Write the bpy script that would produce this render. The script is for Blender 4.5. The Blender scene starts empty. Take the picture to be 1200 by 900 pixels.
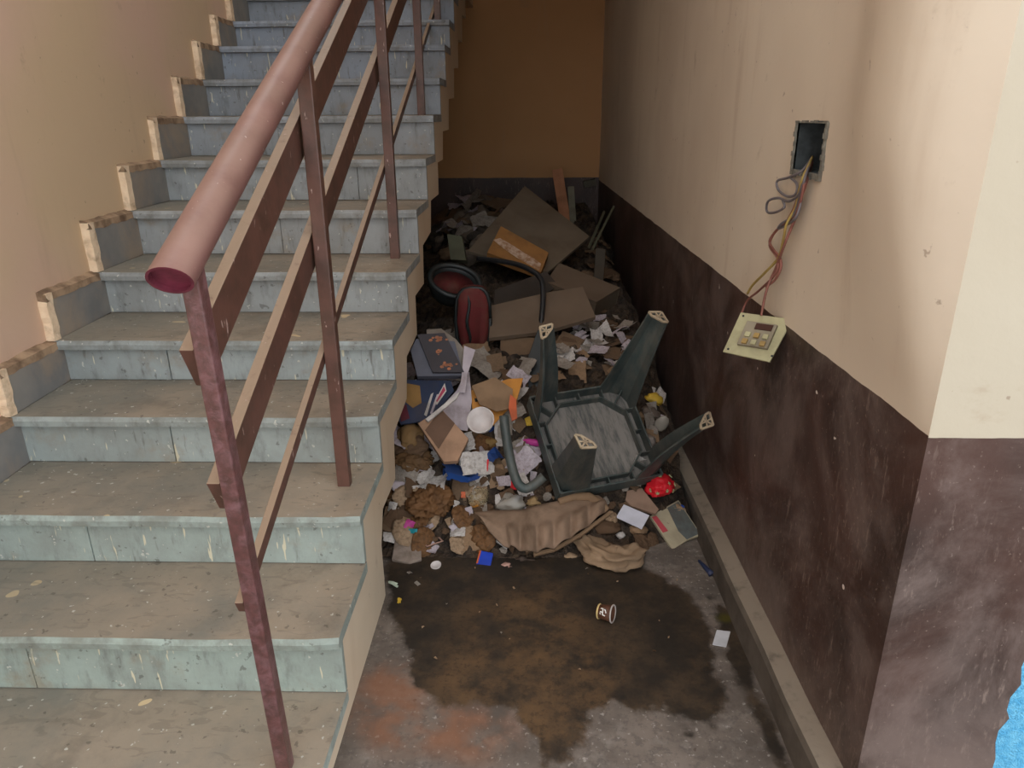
import bpy, bmesh, math, random
import numpy as np
from mathutils import Vector, Matrix, noise as mnoise

random.seed(7)
scene = bpy.context.scene
COL = scene.collection

# ------------------------------------------------------------------ camera
F_PX, TILT, YAW, ROLL, CAM_Z = 846.6, 0.3554, -0.0266, -0.0064, 1.345
fw = Vector((math.sin(YAW)*math.cos(TILT), math.cos(YAW)*math.cos(TILT), -math.sin(TILT)))
rt0 = Vector((math.cos(YAW), -math.sin(YAW), 0)); up0 = rt0.cross(fw)
RT = rt0*math.cos(ROLL)+up0*math.sin(ROLL); UP = up0*math.cos(ROLL)-rt0*math.sin(ROLL)
CAM = Vector((0, 0, CAM_Z))
cd = bpy.data.cameras.new('camera'); cam = bpy.data.objects.new('camera', cd); COL.objects.link(cam)
cd.sensor_width = 36.0; cd.lens = F_PX/1200*36; cd.clip_start = .02
M = Matrix((RT, UP, -fw)).transposed().to_4x4(); M.translation = CAM
cam.matrix_world = M
scene.camera = cam

# ------------------------------------------------------------------ light
world = bpy.data.worlds.new('world'); scene.world = world; world.use_nodes = True
bg = world.node_tree.nodes['Background']
bg.inputs['Color'].default_value = (0.93, 0.97, 1.0, 1); bg.inputs['Strength'].default_value = 2.3
vs = scene.view_settings
vs.view_transform = 'Standard'; vs.look = 'None'; vs.gamma = 1; vs.use_curve_mapping = False
vs.exposure = 0.18

# ------------------------------------------------------------------ helpers
def lin(r, g, b):
    f = lambda c: (c/255/12.92) if c/255 <= .04045 else ((c/255+.055)/1.055)**2.4
    return (f(r), f(g), f(b), 1)
def ray(u, v): return RT*((u-600)/F_PX)+UP*((450-v)/F_PX)+fw
def on_x(u, v, x): d = ray(u, v); return CAM+d*(x/d.x)
def on_y(u, v, y): d = ray(u, v); return CAM+d*(y/d.y)
def on_z(u, v, z): d = ray(u, v); return CAM+d*((z-CAM_Z)/d.z)
def on_plane(u, v, p, n): d = ray(u, v); return CAM+d*((p-CAM).dot(n)/d.dot(n))

def tag(o, label=None, cat=None, group=None, kind=None):
    if label: o['label'] = label
    if cat: o['category'] = cat
    if group: o['group'] = group
    if kind: o['kind'] = kind
    return o
def mesh(name, verts, faces, mat=None, parent=None, smooth=False):
    me = bpy.data.meshes.new(name); me.from_pydata([tuple(v) for v in verts], [], faces); me.update()
    if smooth: me.polygons.foreach_set('use_smooth', [True]*len(me.polygons))
    o = bpy.data.objects.new(name, me); COL.objects.link(o)
    if mat is not None: me.materials.append(mat)
    if parent is not None: o.parent = parent
    return o
def empty(name, loc=(0, 0, 0), rot=None):
    o = bpy.data.objects.new(name, None); COL.objects.link(o); o.location = loc; o.empty_display_size = .05
    if rot is not None: o.rotation_mode = 'QUATERNION'; o.rotation_quaternion = rot
    return o
class MB:
    def __init__(s): s.v = []; s.f = []
    def add(s, v, f):
        n = len(s.v); s.v += [Vector(x) for x in v]; s.f += [tuple(i+n for i in q) for q in f]; return s
    def box(s, x0, x1, y0, y1, z0, z1):
        return s.add([(x0,y0,z0),(x1,y0,z0),(x1,y1,z0),(x0,y1,z0),(x0,y0,z1),(x1,y0,z1),(x1,y1,z1),(x0,y1,z1)],
                     [(0,3,2,1),(4,5,6,7),(0,1,5,4),(1,2,6,5),(2,3,7,6),(3,0,4,7)])
    def bar(s, a, b, w, h, up=(0, 0, 1)):
        a, b = Vector(a), Vector(b); d = (b-a).normalized(); sd = d.cross(Vector(up)).normalized(); u = sd.cross(d)
        c = []
        for p in (a, b):
            for (i, j) in ((-1,-1),(1,-1),(1,1),(-1,1)): c.append(p+sd*(w/2*i)+u*(h/2*j))
        return s.add(c, [(3,2,1,0),(4,5,6,7),(0,1,5,4),(1,2,6,5),(2,3,7,6),(3,0,4,7)])
    def tube(s, pts, r, n=8, cap=True):
        pts = [Vector(p) for p in pts]; rings = []; prev = None
        rs = r if isinstance(r, (list, tuple)) else [r]*len(pts)
        for i, p in enumerate(pts):
            d = (pts[min(i+1, len(pts)-1)]-pts[max(i-1, 0)]).normalized()
            if prev is None:
                ref = Vector((0,0,1)) if abs(d.z) < .9 else Vector((1,0,0)); a = d.cross(ref).normalized()
            else: a = (prev-d*prev.dot(d)).normalized()
            prev = a; b = d.cross(a)
            rings.append([p+(a*math.cos(2*math.pi*k/n)+b*math.sin(2*math.pi*k/n))*rs[i] for k in range(n)])
        V = [q for rr in rings for q in rr]; F = []
        for i in range(len(pts)-1):
            for k in range(n): F.append((i*n+k, i*n+(k+1)%n, (i+1)*n+(k+1)%n, (i+1)*n+k))
        if cap: F.append(tuple(range(n-1, -1, -1))); F.append(tuple((len(pts)-1)*n+k for k in range(n)))
        return s.add(V, F)
    def poly(s, pts, nrm, th):
        pts = [Vector(p) for p in pts]; n = len(pts); nrm = Vector(nrm).normalized()
        return s.add(pts+[p-nrm*th for p in pts], [tuple(range(n)), tuple(range(2*n-1, n-1, -1))]+[(i, n+i, n+(i+1) % n, (i+1) % n) for i in range(n)])
    def build(s, name, mat, parent=None, smooth=False, bevel=0, tf=None):
        v = [tf @ p for p in s.v] if tf is not None else s.v
        o = mesh(name, v, s.f, mat, parent, smooth)
        bm = bmesh.new(); bm.from_mesh(o.data); bmesh.ops.recalc_face_normals(bm, faces=bm.faces)
        if bevel: bmesh.ops.bevel(bm, geom=bm.edges[:], offset=bevel, segments=2, affect='EDGES', profile=.6)
        bm.to_mesh(o.data); bm.free()
        return o

# ------------------------------------------------------------------ materials
class NT:
    def __init__(s, name):
        s.m = bpy.data.materials.new(name); s.m.use_nodes = True; s.t = s.m.node_tree; s.n = s.t.nodes; s.l = s.t.links
        s.b = s.n['Principled BSDF']; s.pos = s.n.new('ShaderNodeNewGeometry').outputs['Position']
        s.obj = s.n.new('ShaderNodeTexCoord').outputs['Object']
    def lk(s, a, b): s.l.new(a, b)
    def mapping(s, co, scale=(1,1,1), rot=(0,0,0), loc=(0,0,0)):
        m = s.n.new('ShaderNodeMapping'); m.inputs['Scale'].default_value = scale; m.inputs['Rotation'].default_value = rot
        m.inputs['Location'].default_value = loc; s.lk(co, m.inputs['Vector']); return m.outputs[0]
    def noise(s, co, scale, detail=4, rough=.55, dist=0):
        t = s.n.new('ShaderNodeTexNoise'); t.inputs['Scale'].default_value = scale; t.inputs['Detail'].default_value = detail
        t.inputs['Roughness'].default_value = rough; t.inputs['Distortion'].default_value = dist; s.lk(co, t.inputs['Vector']); return t.outputs['Fac']
    def voro(s, co, scale, feature='F1'):
        t = s.n.new('ShaderNodeTexVoronoi'); t.feature = feature; t.inputs['Scale'].default_value = scale; s.lk(co, t.inputs['Vector']); return t.outputs['Distance']
    def ramp(s, fac, a, b):
        t = s.n.new('ShaderNodeMapRange'); t.interpolation_type = 'SMOOTHSTEP'; t.inputs['From Min'].default_value = a; t.inputs['From Max'].default_value = b
        s.lk(fac, t.inputs['Value']); return t.outputs['Result']
    def mix(s, fac, a, b):
        t = s.n.new('ShaderNodeMix'); t.data_type = 'RGBA'
        if isinstance(fac, (int, float)): t.inputs['Factor'].default_value = fac
        else: s.lk(fac, t.inputs['Factor'])
        for q, i in ((a, 6), (b, 7)):
            if isinstance(q, tuple): t.inputs[i].default_value = q
            else: s.lk(q, t.inputs[i])
        return t.outputs[2]
    def math(s, op, a, b=None):
        t = s.n.new('ShaderNodeMath'); t.operation = op
        for i, q in enumerate((a, b)):
            if q is None: continue
            if isinstance(q, (int, float)): t.inputs[i].default_value = q
            else: s.lk(q, t.inputs[i])
        return t.outputs[0]
    def sep(s, co): t = s.n.new('ShaderNodeSeparateXYZ'); s.lk(co, t.inputs[0]); return t.outputs
    def attr(s, name): t = s.n.new('ShaderNodeAttribute'); t.attribute_name = name; return t.outputs['Fac']
    def objcol(s): return s.n.new('ShaderNodeObjectInfo').outputs['Color']
    def up(s): t = s.n.new('ShaderNodeNewGeometry'); return s.sep(t.outputs['Normal'])[2]
    def bump(s, h, strength=.3, dist=.01):
        t = s.n.new('ShaderNodeBump'); t.inputs['Strength'].default_value = strength; t.inputs['Distance'].default_value = dist
        s.lk(h, t.inputs['Height']); s.lk(t.outputs[0], s.b.inputs['Normal'])
    def out(s, col, rough=.8, spec=.3, metal=0):
        if isinstance(col, tuple): s.b.inputs['Base Color'].default_value = col
        else: s.lk(col, s.b.inputs['Base Color'])
        if isinstance(rough, (int, float)): s.b.inputs['Roughness'].default_value = rough
        else: s.lk(rough, s.b.inputs['Roughness'])
        s.b.inputs['Specular IOR Level'].default_value = spec; s.b.inputs['Metallic'].default_value = metal
        return s.m

CREAM = lin(214, 186, 154); CREAM2 = lin(200, 166, 130); PINK = lin(208, 172, 148)
BROWN = lin(76, 54, 47); BROWN2 = lin(52, 40, 36)
def wall_mat(name, c1, c2, dado=None, yellow=False, dusty=.5):
    t = NT(name); P = t.pos
    col = t.mix(t.ramp(t.noise(P, 1.3, 3), .35, .65), c1, c2)
    st = t.noise(t.mapping(P, (5, 5, .8)), 2.2, 5)
    col = t.mix(t.math('MULTIPLY', t.ramp(st, .55, .8), .25), col, lin(172, 144, 120))
    sp = t.noise(P, 38, 3); col = t.mix(t.math('MULTIPLY', t.ramp(sp, .70, .76), .5), col, lin(120, 92, 74))
    sm = t.noise(t.mapping(P, (1, 2.4, 1.6)), 3.1, 6, .7); col = t.mix(t.math('MULTIPLY', t.ramp(sm, .62, .74), .35), col, lin(150, 122, 98))
    h = t.noise(P, 9, 6); rough = .75
    if dado:
        z = t.sep(P)[2]
        e = t.math('ADD', z, t.math('MULTIPLY', t.math('SUBTRACT', t.noise(P, 7, 3), .5), .010))
        mask = t.math('LESS_THAN', e, dado)
        b = t.mix(t.ramp(t.noise(P, 3, 5), .3, .7), BROWN, BROWN2)
        # pale scuffs and scratches in the paint
        cl = t.noise(P, 3.2, 8, .68, .5)
        b = t.mix(t.math('MULTIPLY', t.ramp(cl, .40, .66), dusty), b, lin(128, 112, 106))
        low = t.math('ADD', t.math('MULTIPLY', z, -1.5), t.noise(P, 5, 7, .68))
        b = t.mix(t.math('MULTIPLY', t.ramp(low, .0, .5), dusty*.9), b, lin(120, 104, 96))
        # fine near-vertical and slanting scratches, then paint flakes
        for rot, amt, fq in (((.5, .35, .2), .5, 2.0), ((-.5, -.4, .1), .4, 3.0), ((.9, .1, .0), .4, 5)):
            sc = t.noise(t.mapping(P, (22, 22, 5), rot), fq, 7, .68)
            gate = t.ramp(t.noise(P, 2.6, 4, .6), .42, .62)
            b = t.mix(t.math('MULTIPLY', t.math('MULTIPLY', t.ramp(sc, .58, .70), gate), amt), b, lin(148, 130, 120))
        spk = t.noise(P, 95, 3, .6); b = t.mix(t.math('MULTIPLY', t.ramp(spk, .64, .70), .35), b, lin(150, 134, 124))
        fl = t.noise(P, 17, 2); b = t.mix(t.ramp(fl, .752, .762), b, lin(205, 195, 185))
        col = t.mix(mask, col, b)
        rough = t.math('SUBTRACT', .75, t.math('MULTIPLY', mask, .3))
    t.bump(h, .25, .01)
    return t.out(col, rough, .35)
M_WALL_R = wall_mat('painted_plaster_right', lin(222, 208, 188), lin(212, 196, 176), .86, dusty=.5)
M_WALL_F = wall_mat('painted_plaster_front', lin(188, 178, 160), lin(180, 168, 148), .857, dusty=.6)
M_WALL_L = wall_mat('painted_plaster_left', lin(212, 184, 150), lin(216, 182, 158))
M_WALL_B = wall_mat('painted_plaster_back', lin(190, 142, 96), lin(182, 134, 88), .88, dusty=.1)
M_EDGE = wall_mat('painted_slab_edge', lin(210, 192, 168), lin(200, 176, 148))

def basic(name, c1, c2=None, scale=8, rough=.8, spec=.25, bump=.15, dirt=None, dirtamt=.5, co='obj', stretch=(1,1,1), bdist=.004, metal=0):
    t = NT(name); C = t.obj if co == 'obj' else t.pos
    C = t.mapping(C, stretch)
    col = t.mix(t.ramp(t.noise(C, scale, 5), .3, .7), c1, c2) if c2 else c1
    if dirt: col = t.mix(t.math('MULTIPLY', t.ramp(t.noise(C, scale*.6, 6, .65, .5), .42, .72), dirtamt), col, dirt)
    if bump: t.bump(t.noise(C, scale*4, 5), bump, bdist)
    return t.out(col, rough, spec, metal)

def stone(name, tread):
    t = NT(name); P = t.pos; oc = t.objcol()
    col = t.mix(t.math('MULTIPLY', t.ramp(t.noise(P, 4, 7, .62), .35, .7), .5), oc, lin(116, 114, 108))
    col = t.mix(t.math('MULTIPLY', t.ramp(t.noise(t.mapping(P, (9, 9, 3)), 3, 7, .65), .48, .75), .55), col, lin(96, 96, 92))
    if tread:
        up = t.ramp(t.up(), .6, .95)
        d = t.ramp(t.noise(P, 3.2, 8, .66), .30, .60)
        top = t.mix(d, lin(128, 123, 113), lin(156, 142, 125))
        top = t.mix(t.math('MULTIPLY', t.ramp(t.noise(P, 6, 7, .66), .5, .72), .6), top, lin(112, 102, 90))
        top = t.mix(t.ramp(t.noise(P, 13, 1), .745, .752), top, lin(214, 190, 150))
        wave = t.noise(t.mapping(P, (3, 9, 1), (0, 0, .5)), 4, 6, .6, 1.2)
        top = t.mix(t.math('MULTIPLY', t.ramp(wave, .56, .62), .3), top, lin(100, 92, 82))
        col = t.mix(t.math('MULTIPLY', t.ramp(t.noise(P, 11, 7, .65), .40, .66), .55), col, lin(104, 100, 90))
        gx_ = t.math('ADD', t.math('MULTIPLY', t.sep(P)[0], -.55), t.math('SUBTRACT', t.noise(P, 2.2, 5, .6), .85))
        top = t.mix(t.math('MULTIPLY', t.ramp(gx_, -.1, .5), .5), top, lin(112, 114, 106))
        col = t.mix(up, col, top)
    else:
        drip = t.noise(t.mapping(P, (24, 24, 3.0)), 3.0, 2)
        col = t.mix(t.math('MULTIPLY', t.ramp(drip, .685, .71), .85), col, lin(212, 204, 176))
        drk = t.noise(t.mapping(P, (20, 20, 3), (0, 0, 0), (3, 1, 0)), 2.4, 5)
        col = t.mix(t.math('MULTIPLY', t.ramp(drk, .60, .74), .6), col, lin(84, 80, 72))
        col = t.mix(t.math('MULTIPLY', t.ramp(t.noise(P, 5, 6, .65), .54, .70), .55), col, lin(140, 122, 98))
    sp = t.noise(P, 60, 2); col = t.mix(t.math('MULTIPLY', t.ramp(sp, .69, .72), .7), col, lin(200, 198, 188))
    sp = t.noise(P, 45, 3); col = t.mix(t.math('MULTIPLY', t.ramp(sp, .66, .70), .5), col, lin(74, 70, 64))
    t.bump(t.noise(P, 12, 9), .45, .010)
    return t.out(col, .66, .3)
M_TREAD = stone('slate_tread', True); M_RISER = stone('slate_riser', False)
M_TILE = basic('slate_skirting', lin(146, 142, 136), lin(124, 124, 124), 6, .7, dirt=lin(176, 152, 126), dirtamt=.55, co='pos')
M_PLAST = basic('rough_plaster', lin(236, 212, 182), lin(226, 198, 166), 30, .9, bump=.4, dirt=lin(130, 98, 70), dirtamt=.55, co='pos')
M_DIRTLINE = basic('dirty_plaster', lin(176, 148, 120), lin(110, 88, 70), 16, .95, bump=.5, co='pos')

def plinth_mat():
    t = NT('dusty_cement_plinth'); P = t.pos
    col = t.mix(t.ramp(t.noise(P, 8, 7, .6), .3, .7), lin(98, 90, 82), lin(76, 69, 62))
    dust = t.math('MULTIPLY', t.ramp(t.up(), .25, .8), t.ramp(t.noise(P, 14, 5, .6), .2, .5))
    col = t.mix(t.math('MULTIPLY', dust, .85), col, lin(150, 136, 120))
    t.bump(t.noise(P, 30, 5), .3, .006)
    return t.out(col, .88, .2)
M_PLINTH = plinth_mat()

def rail_mat():
    t = NT('maroon_rail_paint'); P = t.pos
    col = t.mix(t.ramp(t.noise(P, 20, 5), .35, .7), lin(98, 66, 56), lin(80, 56, 46))
    dust = t.math('MULTIPLY', t.ramp(t.up(), .15, .8), t.ramp(t.noise(P, 30, 5, .65), .12, .45))
    col = t.mix(t.math('MULTIPLY', dust, .66), col, lin(172, 150, 126))
    ch = t.noise(t.mapping(P, (1, 1, .35)), 75, 3); col = t.mix(t.math('MULTIPLY', t.ramp(ch, .68, .72), .7), col, lin(186, 160, 150))
    t.bump(t.noise(P, 60, 3), .15, .003)
    return t.out(col, .42, .5)
M_RAIL = rail_mat()
def handrail_mat():
    t = NT('worn_handrail_paint'); P = t.pos
    col = t.mix(t.ramp(t.noise(P, 9, 5), .35, .7), lin(122, 86, 80), lin(108, 76, 69))
    dust = t.math('MULTIPLY', t.ramp(t.up(), -.1, .75), t.ramp(t.noise(P, 10, 5, .6), .15, .6))
    col = t.mix(t.math('MULTIPLY', dust, .36), col, lin(172, 144, 128))
    ch = t.noise(P, 90, 2); col = t.mix(t.math('MULTIPLY', t.ramp(ch, .72, .75), .7), col, lin(205, 190, 182))
    return t.out(col, .45, .4)
M_HAND = handrail_mat()
M_POST1 = basic('purple_maroon_paint', lin(100, 64, 62), lin(80, 54, 50), 60, .34, .6, .2, dirt=lin(150, 112, 118), dirtamt=.4, co='pos')
M_CUT = basic('bare_purple_cut', lin(120, 52, 68), lin(96, 44, 54), 40, .5, co='pos')

# floor: wet stain attribute drives colour and gloss
def floor_mat():
    t = NT('concrete_floor'); P = t.pos
    n1 = t.noise(P, 9, 8, .68)
    dry = t.mix(t.ramp(t.noise(P, 5, 7, .6), .3, .7), lin(122, 110, 101), lin(88, 79, 72))
    dry = t.mix(t.math('MULTIPLY', t.ramp(t.noise(P, 16, 6, .6), .5, .75), .5), dry, lin(146, 137, 130))
    dry = t.mix(t.ramp(t.noise(P, 30, 2), .72, .75), dry, lin(88, 76, 68))
    dry = t.mix(t.math('MULTIPLY', t.ramp(t.noise(P, 42, 7, .7), .48, .62), .55), dry, lin(84, 76, 70))
    dry = t.mix(t.math('MULTIPLY', t.ramp(t.noise(P, 70, 4, .6), .60, .68), .5), dry, lin(176, 168, 160))
    rust = t.math('MULTIPLY', t.attr('rust'), t.ramp(t.noise(P, 8, 5), .35, .62))
    dry = t.mix(t.math('MULTIPLY', rust, .8), dry, lin(132, 90, 66))
    wet = t.mix(t.ramp(n1, .38, .7), lin(46, 40, 34), lin(74, 60, 46))
    wet = t.mix(t.math('MULTIPLY', t.math('MULTIPLY', t.attr('brown'), t.ramp(t.noise(P, 7, 6, .65), .36, .66)), .8), wet, lin(108, 82, 56))
    wet = t.mix(t.math('MULTIPLY', t.ramp(t.noise(P, 50, 6, .7), .50, .64), .4), wet, lin(34, 30, 26))
    w = t.math('ADD', t.attr('wet'), t.math('MULTIPLY', t.math('SUBTRACT', t.noise(P, 13, 6, .62), .5), .11))
    m = t.ramp(w, -.012, .016)
    col = t.mix(m, dry, wet)
    moss = t.math('MULTIPLY', t.attr('moss'), t.ramp(t.noise(P, 20, 4), .3, .55))
    col = t.mix(moss, col, lin(74, 68, 26))
    rough = t.math('SUBTRACT', .85, t.math('MULTIPLY', m, .33))
    t.bump(t.noise(P, 30, 6), .2, .004)
    return t.out(col, rough, .35)
M_FLOOR = floor_mat()

# ------------------------------------------------------------------ setting
NY = [1.02, 1.297, 1.567, 1.843, 2.119, 2.432, 2.742, 3.051, 3.348, 3.636, 3.911, 4.170, 4.44, 4.71, 4.98]
NZ = [.080, .251, .404, .558, .698, .849, 1.019, 1.184, 1.351, 1.514, 1.680, 1.821, 1.98, 2.14, 2.30]
XE = -.427; YB = 6.0
def xl(y): return -1.465-.043*(y-1.9)
def xw(y): return .64-.019*(y-1.074)
# floor as a fine grid with stain attributes
def poly_sd(X, Y, pts):
    pts = np.array(pts); d = np.full(X.shape, 1e9); ins = np.zeros(X.shape, bool)
    for i in range(len(pts)):
        a, b = pts[i], pts[(i+1) % len(pts)]; e = b-a
        tt = np.clip(((X-a[0])*e[0]+(Y-a[1])*e[1])/(e@e), 0, 1)
        d = np.minimum(d, np.hypot(X-a[0]-tt*e[0], Y-a[1]-tt*e[1]))
        c = ((a[1] > Y) != (b[1] > Y)) & (X < (b[0]-a[0])*(Y-a[1])/((b[1]-a[1]) if b[1] != a[1] else 1e-9)+a[0])
        ins ^= c
    return np.where(ins, d, -d)
def fl(pts): return [tuple(on_z(u, v, 0)[:2]) for u, v in pts]
gx = np.concatenate([[-1.9, -1.0], np.linspace(-.5, .66, 130), [1.2, 4.0]])
gy = np.concatenate([[-3.5, 0.0], np.linspace(1.0, 2.3, 140), [3, 4, 6.2]])
X, Y = np.meshgrid(gx, gy); nx, ny = len(gx), len(gy)
fv = [(x, y, 0) for y in gy for x in gx]
ff = [(j*nx+i, j*nx+i+1, (j+1)*nx+i+1, (j+1)*nx+i) for j in range(ny-1) for i in range(nx-1)]
floor = tag(mesh('floor', fv, ff, M_FLOOR), 'wet stained concrete floor of the passage beside the stairs', 'floor', kind='structure')
wet = poly_sd(X, Y, fl([(440, 560), (452, 690), (462, 735), (478, 760), (484, 800), (505, 822), (540, 828), (572, 826), (600, 836), (622, 862),
                        (640, 892), (668, 890), (690, 866), (690, 838), (720, 822), (745, 836), (778, 828), (800, 846), (832, 852), (850, 836), (846, 800),
                        (838, 760), (826, 722), (806, 694), (778, 676), (752, 664), (745, 640), (700, 560)]))
strip = poly_sd(X, Y, fl([(838, 708), (858, 712), (905, 850), (925, 905), (915, 905), (878, 830), (850, 770), (842, 735)]))
spots = np.maximum.reduce([.02-np.hypot(X-a, Y-b) for a, b in fl([(806, 861), (856, 884), (830, 700)])])
def blob(pts, r): return np.clip(np.maximum.reduce([1-np.hypot(X-a, (Y-b)*1.2)/r for a, b in fl(pts)]), 0, 1)
def setattr_(me, name, arr):
    a = me.attributes.new(name, 'FLOAT', 'POINT'); a.data.foreach_set('value', arr.astype(np.float32).ravel())
setattr_(floor.data, 'wet', np.maximum.reduce([wet, strip, spots-.012]))
setattr_(floor.data, 'rust', np.clip(blob([(465, 800), (470, 850), (455, 838), (520, 850), (560, 860)], .13)*1.8, 0, 1))
setattr_(floor.data, 'brown', np.clip(blob([(620, 730), (640, 780), (580, 790), (660, 830)], .26)*1.6, 0, 1))
setattr_(floor.data, 'moss', np.clip(blob([(848, 724)], .03)*2.5, 0, 1))

# right wall with hole for switch box, plastered corner that flares towards the entrance
HY0, HY1, HZ0, HZ1 = 1.640, 1.818, 1.219, 1.328
def wr_pt(y, z):
    # thick replastered band above the dado that rounds off towards the corner
    k = max(0, min(1, (z-.865)/.45)); w = .055+.085*k
    t = max(0, min(1, (y-1.074)/w)); f = max(0, min(1, (1.60-y)/.36))
    b = -.085*k*math.sin(t*math.pi/2)*f*f*(3-2*f)
    wv = .003*mnoise.noise(Vector((y*2, z*2, 3)))*min(1, (y-1.074)*5)
    return Vector((xw(y)+b+wv, y, z))
ys = [1.074, 1.09, 1.106, 1.122, 1.138, 1.154, 1.17, 1.19, 1.215, 1.25, 1.3, 1.36, 1.43, 1.5, 1.57, HY0, HY1]+[1.95+.25*i for i in range(17)]
zs = [0, .2, .4, .6, .76, .86, .92, 1.0, 1.1, HZ0, HZ1, 1.42, 1.5, 1.6, 1.8, 2.0, 2.3, 2.7, 3.2, 4.2]
ys = [y for y in ys if y < YB]+[YB+.02]
V = [wr_pt(y, z) for y in ys for z in zs]; nz = len(zs); Fc = []
for i in range(len(ys)-1):
    for j in range(nz-1):
        if ys[i] >= HY0-1e-6 and ys[i+1] <= HY1+1e-6 and zs[j] >= HZ0-1e-6 and zs[j+1] <= HZ1+1e-6: continue
        Fc.append((i*nz+j, i*nz+j+1, (i+1)*nz+j+1, (i+1)*nz+j))
wall_right = tag(mesh('wall_right', V, Fc, M_WALL_R, smooth=True), 'cream wall with chipped dark brown dado on the right of the passage', 'wall', kind='structure')
# front face of the corner, ragged right end
rnd = random.Random(3)
V = []; Fc = []
zf = [0, .05, .1, .15, .18, .22, .25, .28, .3, .33, .36, .4, .45, .5, .6, .7, .8, .86, .92, 1.0, 1.1, HZ0, HZ1, 1.42, 1.5, 1.6, 1.8, 2.0, 2.3, 2.7, 3.2, 4.2]
for z in zf:
    c = wr_pt(1.074, z); xr = .895+rnd.uniform(-.008, .008)
    for k in range(5): V.append((c.x+(xr-c.x)*k/4, 1.074, z))
    V.append((xr+.002, 1.125, z))
for j in range(len(zf)-1):
    for k in range(5): Fc.append((j*6+k, j*6+k+1, (j+1)*6+k+1, (j+1)*6+k))
tag(mesh('wall_corner', V, Fc, M_WALL_F), 'cream corner pier with purplish brown dado facing the entrance', 'wall', kind='structure')
M_BLUE = basic('blue_roughcast', lin(122, 200, 236), lin(86, 172, 220), 60, .8, bump=.8, co='pos', bdist=.01)
tag(MB().box(.86, 2.6, 1.12, 1.3, 0, 4.2).build('wall_blue', M_BLUE), 'bright blue roughcast wall beyond the corner pier', 'wall', kind='structure')
# cement plinth along the right wall
V = []; prof = lambda y: [(xw(y)-.055, 0), (xw(y)-.052, .075), (xw(y)-.046, .090), (xw(y)-.005, .096), (xw(y)+.02, .098)]
pys = [1.08+.08*i for i in range(62)]
for y in pys:
    for (x, z) in prof(y): V.append((x+.004*mnoise.noise(Vector((y*4, z*9, 1))), y, z+(.004*mnoise.noise(Vector((y*5, x*3, 7))) if z > 0 else 0)))
Fc = [(i*5+k, i*5+k+1, (i+1)*5+k+1, (i+1)*5+k) for i in range(len(pys)-1) for k in range(4)]+[(0, 1, 2, 3, 4)]
tag(mesh('baseboard_right', V, Fc, M_PLINTH), 'worn cement plinth along the foot of the right wall', 'baseboard', kind='structure')
# back wall
tag(MB().box(-1.9, .8, YB, YB+.15, 0, 4.2).build('wall_back', M_WALL_B), 'ochre back wall with a black brown dado at the end of the passage', 'wall', kind='structure')
# left wall (its inner face lies 2.5 cm behind the skirting tiles)
V = []; lys = [-1.2+.3*i for i in range(25)]; lzs = [.0+.2*i for i in range(22)]
for y in lys:
    for z in lzs: V.append((xl(y)-.025+.005*mnoise.noise(Vector((y*1.5, z*1.5, 5))), y, z))
Fc = [(i*22+j, (i+1)*22+j, (i+1)*22+j+1, i*22+j+1) for i in range(24) for j in range(21)]
wall_left = tag(mesh('wall_left', V, Fc, M_WALL_L, smooth=True), 'stained peach plaster wall on the left of the stairs', 'wall', kind='structure')
# ceilings, landing
M_CEIL = basic('whitewashed_ceiling', lin(205, 190, 170), lin(190, 172, 150), 3, .9, co='pos')
tag(MB().box(-1.9, 2.6, .9, 2.3, 4.2, 4.35).box(-1.9, 2.6, 4.6, YB+.15, 4.2, 4.35).box(-.45, 2.6, 2.3, 4.6, 4.2, 4.35).box(-1.9, -1.5, 2.3, 4.6, 4.2, 4.35).build('ceiling', M_CEIL), 'whitewashed ceiling slab with an opening added over the stairwell to let light in', 'ceiling', kind='structure')  # front edge set back and stairwell opening added to bring in sky light
tag(MB().box(XE, .7, 2.5, YB, 2.38, 2.5).build('landing_slab', M_CEIL), 'unseen landing slab over the passage, drawn forward to shade its far end', 'slab', kind='structure')  # out of view; extended forward to keep light off the back wall

# ------------------------------------------------------------------ staircase
stairs = tag(empty('staircase', (0, 0, 0)), 'stone clad staircase with folded concrete slab rising beside the rubbish passage', 'staircase', kind='structure')
OV = .027
under = [(1.80, -.02), (1.80, .177), (1.852, .265), (2.058, .256), (2.082, .404), (2.344, .420), (2.391, .558), (2.638, .566), (2.648, .714), (2.877, .710),
         (2.902, .860), (3.152, .876), (3.197, 1.003), (3.475, 1.003), (3.490, 1.144), (3.702, 1.146), (3.745, 1.275), (4.026, 1.279), (4.075, 1.430),
         (4.355, 1.440), (4.405, 1.600), (4.671, 1.612), (4.717, 1.770), (4.99, 1.78), (5.03, 1.94), (5.3, 1.95), (5.3, 2.1), (YB, 2.1)]
top = [(NY[0]+OV, -.02)]
for i in range(len(NY)):
    zprev = NZ[i-1]-.03 if i else -.02
    top += [(NY[i]+OV+.015, zprev), (NY[i]+OV+.015, NZ[i]-.03)]
top += [(YB, NZ[-1]-.03)]
prof = top+under[::-1]
# drop duplicate start
prof = prof[1:]
n = len(prof)
V = []; 
for (x) in (XE-.004, xl(1.0)-.2):
    for (y, z) in prof: V.append((x, y, z))
Fc = [tuple(range(n)), tuple(range(2*n-1, n-1, -1))]+[(i, n+i, n+(i+1) % n, (i+1) % n) for i in range(n)]
o = MB().add(V, Fc).build('concrete_slab', M_EDGE, stairs)
bm = bmesh.new(); bm.from_mesh(o.data); bmesh.ops.triangulate(bm, faces=[f for f in bm.faces if len(f.verts) > 4]); bm.to_mesh(o.data); bm.free()
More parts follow.
